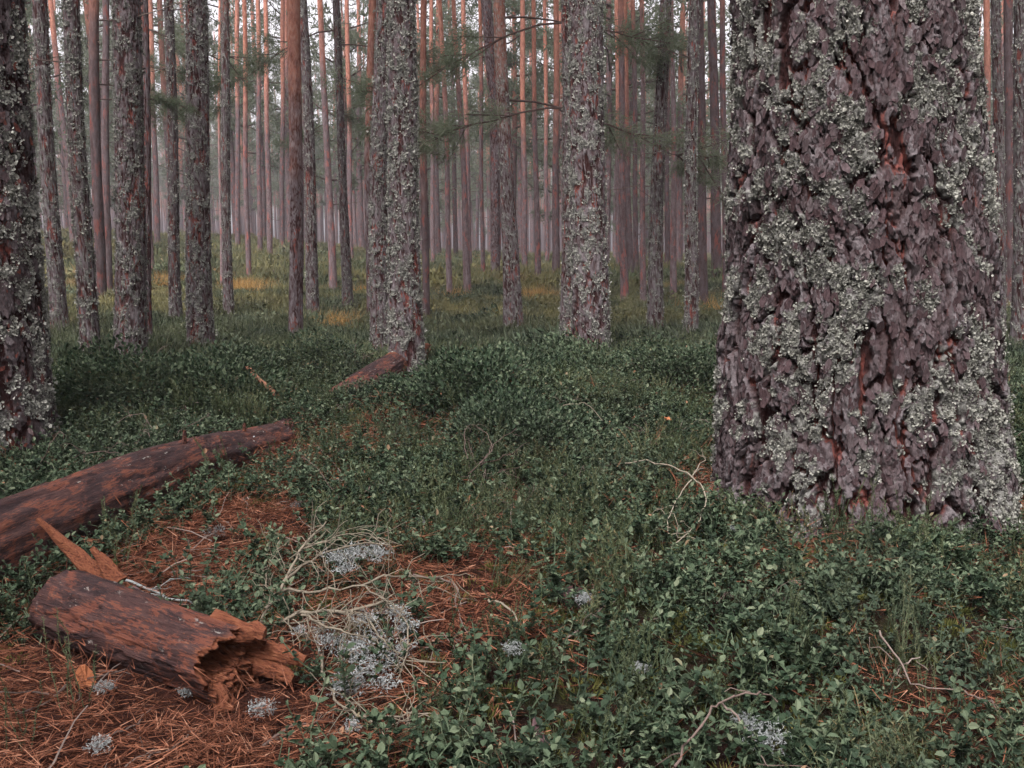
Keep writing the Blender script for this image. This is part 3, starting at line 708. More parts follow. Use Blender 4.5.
# ------------------------------------------------------------------ geometry-node scatter for what nobody could count
def scatter(name, pos, rot, scl, idx, meshes, mat):
    me = bpy.data.meshes.new(name); n = len(pos)
    me.vertices.add(n); me.vertices.foreach_set('co', np.asarray(pos, np.float32).ravel())
    for nm, ty, arr, key in (('rot', 'FLOAT_VECTOR', rot, 'vector'), ('scl', 'FLOAT', scl, 'value'), ('idx', 'INT', idx, 'value')):
        at = me.attributes.new(nm, ty, 'POINT'); at.data.foreach_set(key, np.asarray(arr, np.int32 if ty == 'INT' else np.float32).ravel())
    me.materials.append(mat)
    o = link(name, me, kind='stuff')
    ng = bpy.data.node_groups.new(name, 'GeometryNodeTree')
    ng.interface.new_socket('Geometry', in_out='INPUT', socket_type='NodeSocketGeometry')
    ng.interface.new_socket('Geometry', in_out='OUTPUT', socket_type='NodeSocketGeometry')
    N = ng.nodes.new; L = ng.links.new
    gi, go, ip, jn = N('NodeGroupInput'), N('NodeGroupOutput'), N('GeometryNodeInstanceOnPoints'), N('GeometryNodeJoinGeometry')
    L(gi.outputs[0], ip.inputs['Points'])
    for m in meshes:
        src = bpy.data.objects.new(m.name, m)
        oi = N('GeometryNodeObjectInfo'); oi.inputs['Object'].default_value = src; oi.inputs['As Instance'].default_value = False
        gti = N('GeometryNodeGeometryToInstance'); L(oi.outputs['Geometry'], gti.inputs[0]); L(gti.outputs[0], jn.inputs[0])
    L(jn.outputs[0], ip.inputs['Instance']); ip.inputs['Pick Instance'].default_value = True
    for nm, ty, sk in (('rot', 'FLOAT_VECTOR', 'Rotation'), ('scl', 'FLOAT', 'Scale'), ('idx', 'INT', 'Instance Index')):
        na = N('GeometryNodeInputNamedAttribute'); na.data_type = ty; na.inputs['Name'].default_value = nm
        L(na.outputs[0], ip.inputs[sk])
    L(ip.outputs[0], go.inputs[0])
    md = o.modifiers.new('scatter', 'NODES'); md.node_group = ng
    return o

def wedge(n, y0, y1, half=.66, pad=.7, pw=1.0):
    """points spread evenly over the ground the picture and a side step could see"""
    y = np.sqrt(rng.random(n) * (y1 ** 2 - y0 ** 2) + y0 ** 2) if pw == 1 else y0 + (y1 - y0) * rng.random(n) ** pw
    x = (rng.random(n) * 2 - 1) * (half * y + pad)
    return x, y

LOGS = []   # capsules on the ground kept clear of plants: (ax, ay, bx, by, r)
def keep(x, y, tree_pad=.0):
    k = np.ones(len(x), bool)
    for a, b, r in TREES: k &= (x - a) ** 2 + (y - b) ** 2 > (r * .92 + tree_pad) ** 2
    for ax, ay, bx, by, r in LOGS:
        t = np.clip(((x - ax) * (bx - ax) + (y - ay) * (by - ay)) / ((bx - ax) ** 2 + (by - ay) ** 2), 0, 1)
        k &= np.hypot(x - ax - t * (bx - ax), y - ay - t * (by - ay)) > r + tree_pad
    return k
# ------------------------------------------------------------------ logs
def log_mesh(name, L, r0, r1, seed, tornL=.0, tornR=.06, hollow=.12, sag=None, nr=220, ns=90, lump=.08, ovz=1.0, endtone=0):
    th = np.linspace(0, 2 * np.pi, ns, endpoint=False); t = np.linspace(0, 1, nr)
    T, U = np.meshgrid(th, t); X = U * L
    cx_, sx_ = np.cos(T), np.sin(T)
    r = r0 + (r1 - r0) * U
    n = fbm(cx_ * 1.3 + 7, sx_ * 1.3 + X * 3.0, seed, 3) - .5
    gro = fbm(T * 9, X * 2.2 + 3, seed + 5, 4) - .5
    fl = fbm(T * 3.5, X * 7, seed + 6, 4); fl = sst(.50, .53, fl)
    rr = r * (1 + lump * 2 * n) + gro * .012 * (r0 / .1) + fl * .004
    for _ in range(int(5 * L) + 3):
        kx, kt = random.random() * L, random.random() * 6.28
        dd = ((X - kx) / .035) ** 2 + ((np.angle(np.exp(1j * (T - kt))) * r) / .03) ** 2
        rr = rr + .012 * np.exp(-dd) - .010 * np.exp(-dd * 7)
    tone = np.zeros_like(rr) + .0
    jR = (fbm(cx_[0] * 2.2 + 3, sx_[0] * 2.2, seed + 8, 2) - .5) * 2 * tornR + (fbm(T[0] * 7, T[0] * 0, seed + 9, 3) - .5) * 1.6 * tornR
    X = X + jR[None] * sst(1 - 2.2 * tornR / L, 1, U)
    tone = np.maximum(tone, sst(1 - .10 / L * .6, 1, U) * .45)
    if endtone: tone = np.maximum(tone, endtone * sst(.80, .92, U + .05 * (fbm(T * 1.5, X * 4, seed + 3, 3) - .5)))
    rows = [np.stack([X, rr * cx_, rr * sx_ * ovz], -1)]; tn = [tone]
    m = 26
    lobe = np.clip(.42 + .75 * np.sin(T[0] - .35) + .5 * (fbm(cx_[0] * 2 + 5, sx_[0] * 2, seed + 17, 2) - .5), .02, 1.2)
    for i in range(1, m + 1):      # torn inside of the broken end
        f = i / m
        q = rr[-1] * (1 - f * .98) * (1 + .25 * (fbm(T[0] * 5, T[0] * 0 + f * 3, seed + 11, 2) - .5) * min(1, f * 4))
        dx = hollow * sst(.10, .45, f) * lobe * (1 - .75 * sst(.5, .95, f)) + (fbm(T[0] * 6, T[0] * 0 + f * 9, seed + 13, 4) - .5) * .06 * (1 - f * .4)
        rows.append(np.stack([L + jR * (1 - f * .6) - dx, q * np.cos(T[0]), q * np.sin(T[0]) * ovz], -1)[None]); tn.append(np.full((1, ns), .95))
    first = []
    for i in range(6):             # left end closes
        f = i / 5.0
        q = rr[0] * f
        bx = -(tornL * (fbm(T[0] * 6, T[0] * 0 + f, seed + 15, 3) - .2)) * (1 - f * .3) - .02 * (1 - f)
        first.append(np.stack([bx if tornL else -.015 * (1 - f ** 2) + 0 * q, q * np.cos(T[0]), q * np.sin(T[0]) * ovz], -1)[None])
    P = np.concatenate(first + rows); tone = np.concatenate([np.full((6, ns), .5 if tornL else .2)] + tn)
    if sag is not None: P[..., 2] += sag(P[..., 0])
    nrow = len(P)
    i = np.arange(nrow - 1)[:, None] * ns; j = np.arange(ns)[None]; j2 = (j + 1) % ns
    F = np.stack([i + j, i + j2, i + ns + j2, i + ns + j], -1).reshape(-1, 4)
    return mk_mesh(name, P.reshape(-1, 3), [F], WOOD, True, {'tone': tone})

def frame(A, B):
    A, B = Vector(A), Vector(B); x = (B - A).normalized(); y = Vector((0, 0, 1)).cross(x).normalized(); z = x.cross(y)
    m = Matrix.Identity(4)
    for i in range(3): m[i][0], m[i][1], m[i][2], m[i][3] = x[i], y[i], z[i], A[i]
    return m

def splinter_mesh(pts, w0, w1, th, seed, tone=.8):
    """flat torn slab of wood along a path, ragged tip"""
    g = np.random.default_rng(seed); mb = MB()
    pts = np.asarray(pts, float)
    n = 26; tt = np.linspace(0, 1, n); P = np.stack([np.interp(tt, np.linspace(0, 1, len(pts)), pts[:, k]) for k in range(3)], 1)
    d = norm(np.gradient(P, axis=0)); side = norm(np.cross(d, np.array([0.3, -.8, .35]))); nn = np.cross(side, d)
    m = 12; a = np.linspace(0, 2 * np.pi, m, endpoint=False)
    V = []
    for i in range(n):
        w = w0 + (w1 - w0) * tt[i] ** .8
        ww = w * (1 + .5 * (fbm(a * 2 + 3, a * 0 + tt[i] * 9, seed, 3) - .5))
        V.append(P[i] + side[i] * (np.cos(a) * ww)[:, None] + nn[i] * (np.sin(a) * (th * (1 - .6 * tt[i])) * (1 + .9 * (fbm(a * 3, a * 0 + tt[i] * 4, seed + 1, 3) - .5)))[:, None])
    V = np.concatenate(V); i = np.arange(n - 1)[:, None] * m; j = np.arange(m)[None]; j2 = (j + 1) % m
    mb.add(V, np.stack([i + j, i + j2, i + m + j2, i + m + j], -1).reshape(-1, 4), tone)
    mb.add(np.vstack([V[-m:], P[-1]]), [[q, (q + 1) % m, m] for q in range(m)], tone); mb.add(np.vstack([V[:m], P[0]]), [[q, m, (q + 1) % m] for q in range(m)], tone)
    return mb

# long fallen trunk
gA = ground(-45, 590); gB = ground(250, 462); gC = ground(418, 372)
A = gA + np.array([0, .0, .095]); C_ = gC + np.array([0, .05, .075])
A = A - (C_ - A) / np.linalg.norm(C_ - A) * .5
Lf = float(np.linalg.norm(C_ - A)); M = frame(A, C_)
lf = thing('fallen_log', 'long fallen pine trunk lying across the left, its middle overgrown, far end broken bright orange', 'log', None, mw=M)
def sagf(x):
    c = np.stack([A + (C_ - A) / Lf * float(v) for v in np.ravel(x)]); 
    want = zt(c[:, 0], c[:, 1]) + np.interp(np.ravel(x) / Lf, [0, .36, .45, .6, .74, .9, 1], [.065, .055, -.02, -.09, .08, .115, .14]) - c[:, 2]
    return want.reshape(np.shape(x))
xs = np.linspace(-.1, Lf + .1, 40); sv_ = sagf(xs); ker = np.ones(7) / 7; sv_ = np.convolve(np.pad(sv_, 3, 'edge'), ker, 'valid')
link('trunk', log_mesh('trunk', Lf, .128, .080, 5, tornR=.10, hollow=.05, sag=lambda x: np.interp(x, xs, sv_), nr=420, lump=.10, endtone=.62), lf)
def on_log(px, py, up=1.0, r=.1):
    """point on top of the long log nearest to a pixel (local coordinates)"""
    best = None
    for v in np.linspace(0, Lf, 300):
        p = M @ Vector((v, 0, float(np.interp(v, xs, sv_)) + r * up)); q = p - Vector(CAM)
        f = q.y * math.cos(PITCH) - q.z * math.sin(PITCH); u = q.y * math.sin(PITCH) + q.z * math.cos(PITCH)
        d = (512 + FPX * q.x / f - px) ** 2 + (384 - FPX * u / f - py) ** 2
        if best is None or d < best[0]: best = (d, v)
    v = best[1]; return np.array([v, 0, float(np.interp(v, xs, sv_))])
for (px, py, hgt, lab) in [(178, 452, .055, 'short broken branch stub with a rusty tip'), (238, 437, .04, None)]:
    b = on_log(px, py); mb = splinter_mesh([b + [0, -.03, .06], b + [.01, -.03, .10], b + [.02, -.03, .10 + hgt]], .020, .012, .014, 5, .45)
    link('branch_stub', mb.mesh('branch_stub', WOOD), lf, lab)
mb = MB()
for px, py in [(180, 455), (176, 462), (190, 470), (150, 478), (110, 500), (60, 520), (232, 442), (205, 455), (18, 545)]:
    b = on_log(px, py); K = 60
    p = b + np.stack([rng.normal(size=K) * .04, -.085 + rng.normal(size=K) * .015, .045 + rng.normal(size=K) * .025], 1)
    rr_ = np.hypot(p[:, 1] - b[1], p[:, 2] - b[2]); sc_ = (.108 - .030 * b[0] / Lf + .004) / np.maximum(rr_, .03)
    p[:, 1] = b[1] + (p[:, 1] - b[1]) * sc_; p[:, 2] = b[2] + (p[:, 2] - b[2]) * sc_
    dv = norm(rng.normal(size=(K, 3)) + np.array([0, -.8, .6])); mb.leaves(p, dv, rng.normal(size=(K, 3)), .009, .0036, .4, -.3)
lf_l = link('lichen', mb.mesh('lichen', GLICHEN), lf)
LOGS.append((A[0], A[1], A[0] + (C_[0] - A[0]) * .52, A[1] + (C_[1] - A[1]) * .50, .15)); LOGS.append((A[0] + (C_[0] - A[0]) * .76, A[1] + (C_[1] - A[1]) * .76, C_[0], C_[1], .15))

# short broken log in front
g1 = ground(28, 648); g2 = ground(222, 716)
A2 = g1 + np.array([.05, .085, .066]); B2 = g2 + np.array([.0, .075, .066])
Ls = float(np.linalg.norm(B2 - A2)); M2 = frame(A2, B2)
bl = thing('broken_log', 'short thick reddish log chunk in the foreground with one splintered hollow end', 'log', None, mw=M2)
link('trunk', log_mesh('trunk', Ls, .079, .075, 23, tornL=.02, tornR=.028, hollow=.085, nr=300, ns=160, lump=.10), bl)
M2i = M2.inverted()
def loc2(px, py, y_): return np.array(M2i @ Vector(atY(px, py, y_)))
yb_ = A2[1] + .06
mb = splinter_mesh([loc2(116, 600, yb_ - .0), loc2(95, 574, yb_ + .03), loc2(66, 545, yb_ + .06), loc2(38, 519, yb_ + .08)], .044, .005, .022, 77, .72)
o_ = splinter_mesh([loc2(118, 584, yb_ + .0), loc2(104, 562, yb_ + .02), loc2(92, 548, yb_ + .03)], .030, .006, .016, 78, .7)
for v, p in zip(o_.V, [None] * len(o_.V)): pass
link('splinter', mb.mesh('splinter', WOOD), bl, 'torn orange slab of wood sticking up behind the log')
link('splinter', o_.mesh('splinter', WOOD), bl)
for k, (a0, rr0, ln) in enumerate([(.15, .80, .115), (-.35, .72, .09), (1.1, .82, .055), (-2.2, .7, .02)]):
    c0 = np.array([Ls - .10, math.cos(a0) * .085 * rr0, math.sin(a0) * .078 * rr0])
    mb = splinter_mesh([c0, c0 + [.10, 0, 0], c0 + [.10 + ln * .6, math.cos(a0) * .012, math.sin(a0) * .012], c0 + [.10 + ln, math.cos(a0) * .02, math.sin(a0) * .02 - .01]], .030, .012, .014, 90 + k, .75)
    link('splinter', mb.mesh('splinter', WOOD), bl)
LOGS.append((A2[0], A2[1], B2[0], B2[1], .115))

# ------------------------------------------------------------------ dead branches and sticks
def wp(px, py, h): return ground(px, py, h)
def lines_mesh(mb, lines, base, sub=4, twigs=0, tl=.06):
    for ln in lines:
        r0, r1, pts = ln
        W = np.array([wp(*p) for p in pts]) - base
        n = len(W); tt = np.linspace(0, n - 1, (n - 1) * sub + 1)
        def cr(t):
            i = min(int(t), n - 2); f = t - i; p0 = W[max(i - 1, 0)]; p1 = W[i]; p2 = W[i + 1]; p3 = W[min(i + 2, n - 1)]
            return .5 * (2 * p1 + (p2 - p0) * f + (2 * p0 - 5 * p1 + 4 * p2 - p3) * f * f + (3 * p1 - p0 - 3 * p2 + p3) * f ** 3)
        S = np.array([cr(t) for t in tt]); S = S + rng.normal(size=S.shape) * .0030
        mb.tube(S, np.linspace(r0 * .85, r1 * .8, len(S)), 6, rough=.45)
        for _ in range(twigs):
            i = rng.integers(1, len(S) - 1); d = norm(S[min(i + 1, len(S) - 1)] - S[i - 1] + rng.normal(size=3) * .05)
            d = norm(d + rng.normal(size=3) * .7); L = tl * (.4 + rng.random())
            q = S[i] + d * L * np.linspace(0, 1, 5)[:, None] + np.cumsum(rng.normal(size=(5, 3)) * .006, 0) + np.array([0, 0, -1]) * L * .3 * np.linspace(0, 1, 5)[:, None] ** 2
            mb.tube(q, np.linspace(max(r1 * .6, .0012), .0008, 5), 4)
def tuft(mb, c, rad, n, size):
    """beard and reindeer lichen: branching pale threads"""
    p = c + norm(rng.normal(size=(n, 3))) * (rad * rng.random(n) ** .6)[:, None] * np.array([1.15, 1.15, .55])
    d = norm(rng.normal(size=(n, 3)) + np.array([0, 0, .2]))
    mb.needles(p, d, size * (.6 + .8 * rng.random(n)), size * .14)
    for k in range(2):
        q = p + d * size * .5; mb.needles(q, norm(d + rng.normal(size=(n, 3)) * .9), size * .6, size * .10)

b0 = ground(262, 632)
br = thing('fallen_branch', 'large forked dead branch with pale twigs and grey lichen beside the splintered log end', 'branch', tuple(b0))
mb = MB()
BL = [(.0058, .0025, [(255, 630, .01), (283, 586, .07), (300, 550, .12), (328, 522, .17)]),
      (.0062, .003, [(262, 634, .01), (300, 613, .06), (345, 612, .09), (385, 602, .10), (398, 600, .08)]),
      (.0042, .0018, [(281, 590, .07), (320, 592, .10), (358, 586, .12), (385, 600, .11), (392, 612, .08)]),
      (.0040, .0016, [(283, 584, .07), (310, 560, .11), (345, 547, .14), (385, 545, .13), (396, 560, .09)]),
      (.0036, .0014, [(303, 614, .06), (325, 626, .08), (345, 632, .09), (372, 640, .06), (392, 655, .04)]),
      (.0034, .0016, [(358, 586, .12), (385, 576, .12), (420, 577, .09), (455, 582, .05), (459, 606, .02)]),
      (.0040, .0018, [(320, 655, .03), (330, 690, .03), (350, 712, .03), (388, 718, .03), (428, 711, .03)]),
      (.0030, .0014, [(345, 695, .03), (362, 718, .02), (392, 728, .02), (412, 724, .02)]),
      (.0032, .0012, [(358, 610, .09), (380, 635, .07), (400, 655, .05), (438, 662, .03)]),
      (.0030, .0012, [(386, 602, .09), (407, 625, .07), (407, 655, .05), (398, 680, .03)]),
      (.0028, .0012, [(262, 612, .03), (266, 580, .06), (275, 556, .09), (290, 540, .10)]),
      (.0030, .0012, [(300, 550, .12), (330, 540, .13), (362, 532, .13), (392, 548, .10)]),
      (.0030, .0012, [(320, 655, .03), (322, 630, .06), (335, 610, .08)]),
      (.0026, .0010, [(345, 612, .09), (352, 640, .06), (345, 670, .04), (352, 690, .03)])]
lines_mesh(mb, BL, b0, twigs=20, tl=.10)
link('branches', mb.mesh('branches', PALE, True), br)
mb = MB()
for px, py, h, r_, n in [(335, 556, .12, .035, 130), (355, 552, .12, .04, 170), (378, 552, .11, .04, 170), (345, 568, .10, .03, 100), (330, 640, .05, .035, 120), (355, 648, .05, .05, 220), (375, 640, .05, .045, 200), (372, 665, .04, .045, 190), (350, 682, .03, .04, 170), (390, 655, .04, .035, 120), (395, 612, .08, .03, 110), (407, 625, .06, .03, 110), (345, 690, .03, .03, 110), (300, 630, .04, .02, 50), (320, 630, .05, .025, 70), (365, 618, .08, .035, 110), (385, 682, .03, .03, 90), (352, 726, .02, .02, 50), (405, 645, .04, .025, 70)]:
    tuft(mb, wp(px, py, h) - b0, r_ * .95, int(n * 1.3), .009)
link('lichen', mb.mesh('lichen', GLICHEN), br, 'bushy grey lichen grown over the twigs')

STUB = simple_tone('stub_wood', [(0, (.20, .095, .06)), (1, (.34, .18, .12))], .85, nscale=60)
STICKS = [
 ('dead_twig', 'pale forked dead twig arching left of the foot of the huge old pine', 'twig', PALE, [(.0035, .002, [(625, 463, .04), (655, 462, .08), (680, 470, .10), (700, 484, .10), (706, 505, .08), (690, 530, .04), (668, 549, .02)]), (.0026, .0012, [(692, 476, .10), (704, 460, .11), (703, 455, .12)]), (.0024, .001, [(690, 480, .10), (676, 500, .08), (668, 520, .05), (672, 534, .03), (692, 530, .03)])], 4),
 ('dead_twig', 'curly bleached dead twig tangle among the berry shrubs in the middle', 'twig', TWIG, [(.003, .0012, [(468, 474, .05), (482, 462, .09), (500, 440, .12), (520, 428, .12)]), (.0026, .001, [(470, 470, .05), (464, 440, .12), (470, 424, .14), (482, 430, .12)]), (.0024, .001, [(480, 466, .08), (505, 456, .10), (526, 444, .11)]), (.0022, .001, [(474, 468, .05), (490, 452, .10), (488, 436, .13), (478, 428, .14)]), (.002, .001, [(500, 470, .06), (515, 468, .07), (528, 462, .07)])], 5),
 ('dead_twig', 'bent tan twig lying on top of the dark shrub mound', 'twig', PALE, [(.003, .0014, [(548, 410, .08), (565, 405, .12), (582, 403, .13), (592, 408, .12), (602, 420, .09)])], 1),
 ('dead_twig', 'thin crooked pale twig at the bottom edge of the picture right of centre', 'twig', TWIG, [(.003, .0016, [(676, 766, .03), (700, 726, .06), (716, 706, .08), (742, 696, .10), (765, 692, .09), (778, 700, .06)]), (.0026, .0012, [(722, 704, .08), (742, 724, .07), (756, 745, .05), (768, 767, .04)])], 2),
 ('dead_twig', 'straight stick with a side twig lying in the shrubs at the lower right', 'twig', TWIG, [(.0028, .0014, [(880, 632, .10), (900, 660, .09), (918, 686, .07), (954, 690, .06)]), (.002, .001, [(905, 664, .09), (922, 656, .10)]), (.002, .001, [(966, 690, .06), (984, 704, .05)])], 2),
 ('dead_twig', 'short curved pale stick in the moss right of the large forked branch', 'twig', PALE, [(.004, .002, [(488, 600, .02), (505, 606, .03), (515, 616, .03), (518, 628, .02)])], 0),
 ('dead_twig', 'reddish bare twig running right from the large forked branch', 'twig', TWIG, [(.003, .0016, [(412, 575, .05), (446, 580, .06), (458, 590, .05), (457, 604, .03), (466, 634, .02)]), (.002, .001, [(458, 640, .02), (470, 650, .02), (490, 668, .01)])], 2),
 ('dead_twig', 'lichen-crusted stick on the orange needles behind the short broken log', 'twig', GLICHEN, [(.005, .002, [(105, 572, .03), (140, 585, .02), (170, 598, .02), (206, 606, .015), (242, 610, .012)]), (.003, .001, [(150, 590, .02), (166, 584, .03)])], 4),
 ('dead_twig', 'thin stick lying on the brown needles at the lower left corner', 'twig', TWIG, [(.003, .0016, [(150, 758, .01), (178, 742, .012), (200, 728, .012)]), (.003, .0016, [(104, 735, .01), (130, 728, .015), (152, 708, .02)])], 2),
 ('dead_twig', 'grey crooked twig below the splintered end of the broken log', 'twig', TWIG, [(.004, .0016, [(262, 745, .01), (290, 727, .015), (318, 720, .015), (330, 716, .012)]), (.003, .001, [(276, 738, .01), (300, 741, .01), (330, 738, .01)])], 3),
 ('dead_twig', 'thin twigs poking out of the shrubs in front of the dark rugged trunk', 'twig', TWIG, [(.003, .001, [(38, 470, .05), (48, 450, .16), (60, 430, .22)]), (.003, .001, [(90, 470, .06), (84, 455, .12), (110, 452, .12), (128, 458, .08)])], 3),
 ('dead_twig', 'thin brown stick leaning in the grass near the bare needle patch', 'twig', TWIG, [(.003, .001, [(300, 470, .03), (330, 486, .03), (345, 498, .02)]), (.0026, .001, [(316, 444, .05), (345, 478, .04), (350, 500, .03)])], 3),
 ('broken_branch', 'short thick pale orange stub of branch sticking up behind the overgrown log', 'branch', STUB, [(.020, .012, [(284, 404, .04), (266, 385, .13), (247, 367, .21)])], 0),
 ('dead_sapling', 'small upright white dead stem far left of the smooth reddish pine', 'sapling', PALE, [(.02, .012, [(274, 285, .0), (274, 278, .18), (273.5, 270, .38)])], 0),
]
for nm, lab, cat, mat, lines, tw in STICKS:
    if lines[0][2][0][0] > 420: lines = [(a_, b_, [(p_[0], p_[1], p_[2] + .03) for p_ in c_]) for a_, b_, c_ in lines]
    x0, y0, h0 = lines[0][2][0]; b = ground(x0, y0)
    mb = MB(); lines_mesh(mb, lines, b, twigs=tw)
    o = link(nm, mb.mesh(nm, mat, True), None, lab, cat); o.location = tuple(b)

def flake(px, py, lab, mat, sx, sy, seed, nm='bark_flake', h=.02):
    g = np.random.default_rng(seed); b = ground(px, py, h); n = 14
    a = np.linspace(0, 2 * np.pi, n, endpoint=False); r_ = 1 + .5 * (fbm(a * 1.5, a * 0, seed, 3) - .5)
    top = np.stack([np.cos(a) * sx * r_, np.sin(a) * sy * r_, .25 * sx * np.cos(a) ** 2 + .006 * g.random(n)], 1)
    V = np.vstack([top, top * [.95, .95, 1] - [0, 0, .006], [[0, 0, .004], [0, 0, -.004]]])
    mb = MB(); i = np.arange(n); j = (i + 1) % n
    mb.add(V, np.stack([i, j, 0 * i + 2 * n], 1), .3); mb.add(V, np.stack([i + n, 0 * i + 2 * n + 1, j + n], 1), .3); mb.add(V, np.stack([i, i + n, j + n, j], 1), .3)
    o = link(nm, mb.mesh(nm, mat), None, lab, 'bark'); o.location = tuple(b); o.rotation_euler = (g.normal() * .4 + .5, g.normal() * .4, g.random() * 6)
CHIP = simple_tone('orange_chip', [(0, (.36, .12, .055)), (1, (.46, .19, .09))], .8)
PURP = simple_tone('bark_chip', [(0, (.085, .05, .05)), (1, (.15, .095, .10))], .8, nscale=40)
flake(666, 419, 'small bright orange bark chip on the shrubs left of the huge old pine', CHIP, .028, .018, 1, h=.09)
0 and flake(818, 568, 'purple-brown curled bark flake below the huge old pine', PURP, .03, .014, 2, h=.08)
flake(130, 600, 'reddish bark flake lying in the needles behind the broken log', PURP, .05, .03, 3, h=.012)
flake(85, 680, 'orange-brown bark slab leaning on the ground in front of the broken log', CHIP, .032, .02, 4, h=.012)
flake(540, 735, 'reddish bark scrap half under the leaves at the bottom centre', PURP, .03, .02, 5, h=.03)

def clump(px, py, lab, rad, n, h=.02):
    b = ground(px, py, h); mb = MB(); tuft(mb, np.zeros(3), rad * .8, n, .0075)
    o = link('lichen_tuft', mb.mesh('lichen_tuft', GLICHEN), None, lab, 'lichen', 'grey lichen tufts on the ground'); o.location = tuple(b)
for px, py, lab, r_, n in [
    (262, 708, 'grey lichen tuft touching the splintered end of the broken log', .035, 260), (215, 532, 'flat grey lichen tuft on the needles right of the long fallen log', .045, 260),
    (420, 521, 'pale grey lichen tuft in the grass right of the bare needle patch', .035, 240), (584, 598, 'grey lichen tuft on the dark clod at the middle of the picture', .028, 180),
    (105, 686, 'small bluish lichen tuft on needles just below the short broken log', .025, 170), (188, 690, 'small grey lichen tuft under the middle of the short broken log', .022, 140), (512, 648, 'grey lichen wisp on a bare twig right of the forked branch', .030, 140),
    (640, 668, 'pale lichen scrap between shrubs right of the bottom centre', .022, 120), (770, 738, 'wide grey lichen mat beside the crooked pale twig at the bottom', .055, 320), (745, 722, 'smaller grey lichen mat above the wide one at the bottom', .035, 200), (735, 528, 'tiny pale lichen tuft on the rusty ground at the foot of the huge old pine', .020, 90),
    (100, 745, 'grey lichen tuft on the brown needles near the bottom left corner', .03, 200), (155, 600, 'pale lichen tuft on the stick behind the short broken log', .03, 160), (372, 545, 'lichen-covered clump behind the forked dead branch', .03, 140), (295, 505, 'small grey lichen tuft at the right end of the bare needle patch', .022, 120)]:
    h_ = .07 if px > 500 else .02
    clump(px, py, lab, r_, n, h_)
# dark clod
b = ground(574, 604); mb = MB(); g = np.random.default_rng(3)
T, Z = np.meshgrid(np.linspace(0, 2 * np.pi, 40, endpoint=False), np.linspace(0, 1, 24)); rr = .036 * np.sqrt(1 - (Z * .97) ** 2) * (1 + .6 * (fbm(T * 2, Z * 6, 8, 4) - .5))
me = grid_mesh('wood_clod', np.stack([rr * np.cos(T) * 1.2, rr * np.sin(T), Z * .045 * (1 + .3 * fbm(T * 3, Z * 4, 9, 2))], -1), T * 0, wood_material('rotten_wood', 1.0))
o = link('wood_clod', me, None, 'dark rotten wood clod with lichen on top, at the middle of the picture', 'rotten wood'); o.location = tuple(b - np.array([0, 0, .005]))

# ------------------------------------------------------------------ plants
def berry(seed, stems, hgt, nl, leaf):
    g = np.random.default_rng(seed); mb = MB()
    for s in range(stems):
        a = g.random() * 6.28; lean = .25 + .55 * g.random(); hh = hgt * (.55 + .6 * g.random())
        d = np.array([math.cos(a) * lean, math.sin(a) * lean, 1.0]); t = np.linspace(0, 1, 6)[:, None]
        o = g.normal(size=3) * .02 * np.array([1, 1, 0])
        pts = o + d * hh * t + g.normal(size=(6, 3)) * .006 * t - np.array([0, 0, 1]) * hh * .15 * t ** 2
        mb.tube(pts, np.linspace(.0016, .0008, 6), 3, a=.95, cap=False)
        u = .18 + .82 * np.sort(g.random(nl)); p = np.stack([np.interp(u, t[:, 0], pts[:, k]) for k in range(3)], 1)
        la = np.arange(nl) * 2.4 + g.random() * 6; dv = np.stack([np.cos(la), np.sin(la), .15 + .7 * g.random(nl)], 1)
        top = u > .93; dv[top, 2] += 1.2
        L = leaf * (.65 + .6 * g.random(nl)); mb.leaves(p, dv, np.array([0, 0, 1.0]) + g.normal(size=(nl, 3)) * .35, L, L * .32, .3, .12, a=np.where(u > .88, 1.0, .75 * g.random(nl)))
    return mb.mesh('berry_shrub', LEAF)
def heather(seed, stems, hgt, nl, ln=.007):
    g = np.random.default_rng(seed); mb = MB()
    for s in range(stems):
        a = g.random() * 6.28; lean = .1 + .4 * g.random(); hh = hgt * (.5 + .6 * g.random())
        d = np.array([math.cos(a) * lean, math.sin(a) * lean, 1.0]); t = np.linspace(0, 1, 5)[:, None]
        pts = g.normal(size=3) * .025 * np.array([1, 1, 0]) + d * hh * t + g.normal(size=(5, 3)) * .008 * t
        mb.tube(pts, np.linspace(.0013, .0006, 5), 3, cap=False)
        u = .15 + .85 * g.random(nl); p = np.stack([np.interp(u, t[:, 0], pts[:, k]) for k in range(3)], 1)
        dv = norm(np.stack([g.normal(size=nl), g.normal(size=nl), .9 + .5 * g.random(nl)], 1)); mb.needles(p, dv, ln * (.7 + .8 * g.random(nl)), ln * .16)
    return mb.mesh('heather', HEATH)
def tuftgrass(seed, n, hgt, wd=.0012, spread=.03):
    g = np.random.default_rng(seed); mb = MB()
    p = g.normal(size=(n, 3)) * spread * np.array([1, 1, 0]); d = norm(np.stack([g.normal(size=n) * .35, g.normal(size=n) * .35, np.ones(n)], 1))
    mb.needles(p, d, hgt * (.4 + .7 * g.random(n)), wd, bend=(.15 + .5 * g.random(n))[:, None])
    return mb.mesh('grass_tuft', GRASS)
def needle_pile(seed, n, spread=.07, L=.05):
    g = np.random.default_rng(seed); mb = MB()
    p = g.normal(size=(n, 3)) * np.array([spread, spread, .003]) + np.array([0, 0, .006]); a = g.random(n) * 6.28
    for k in range(2):
        d = np.stack([np.cos(a + k * .22), np.sin(a + k * .22), g.normal(size=n) * .12], 1)
        mb.needles(p, d, L * (.6 + .7 * g.random(n)), .0009)
    return mb.mesh('needle_litter', NEEDLE)
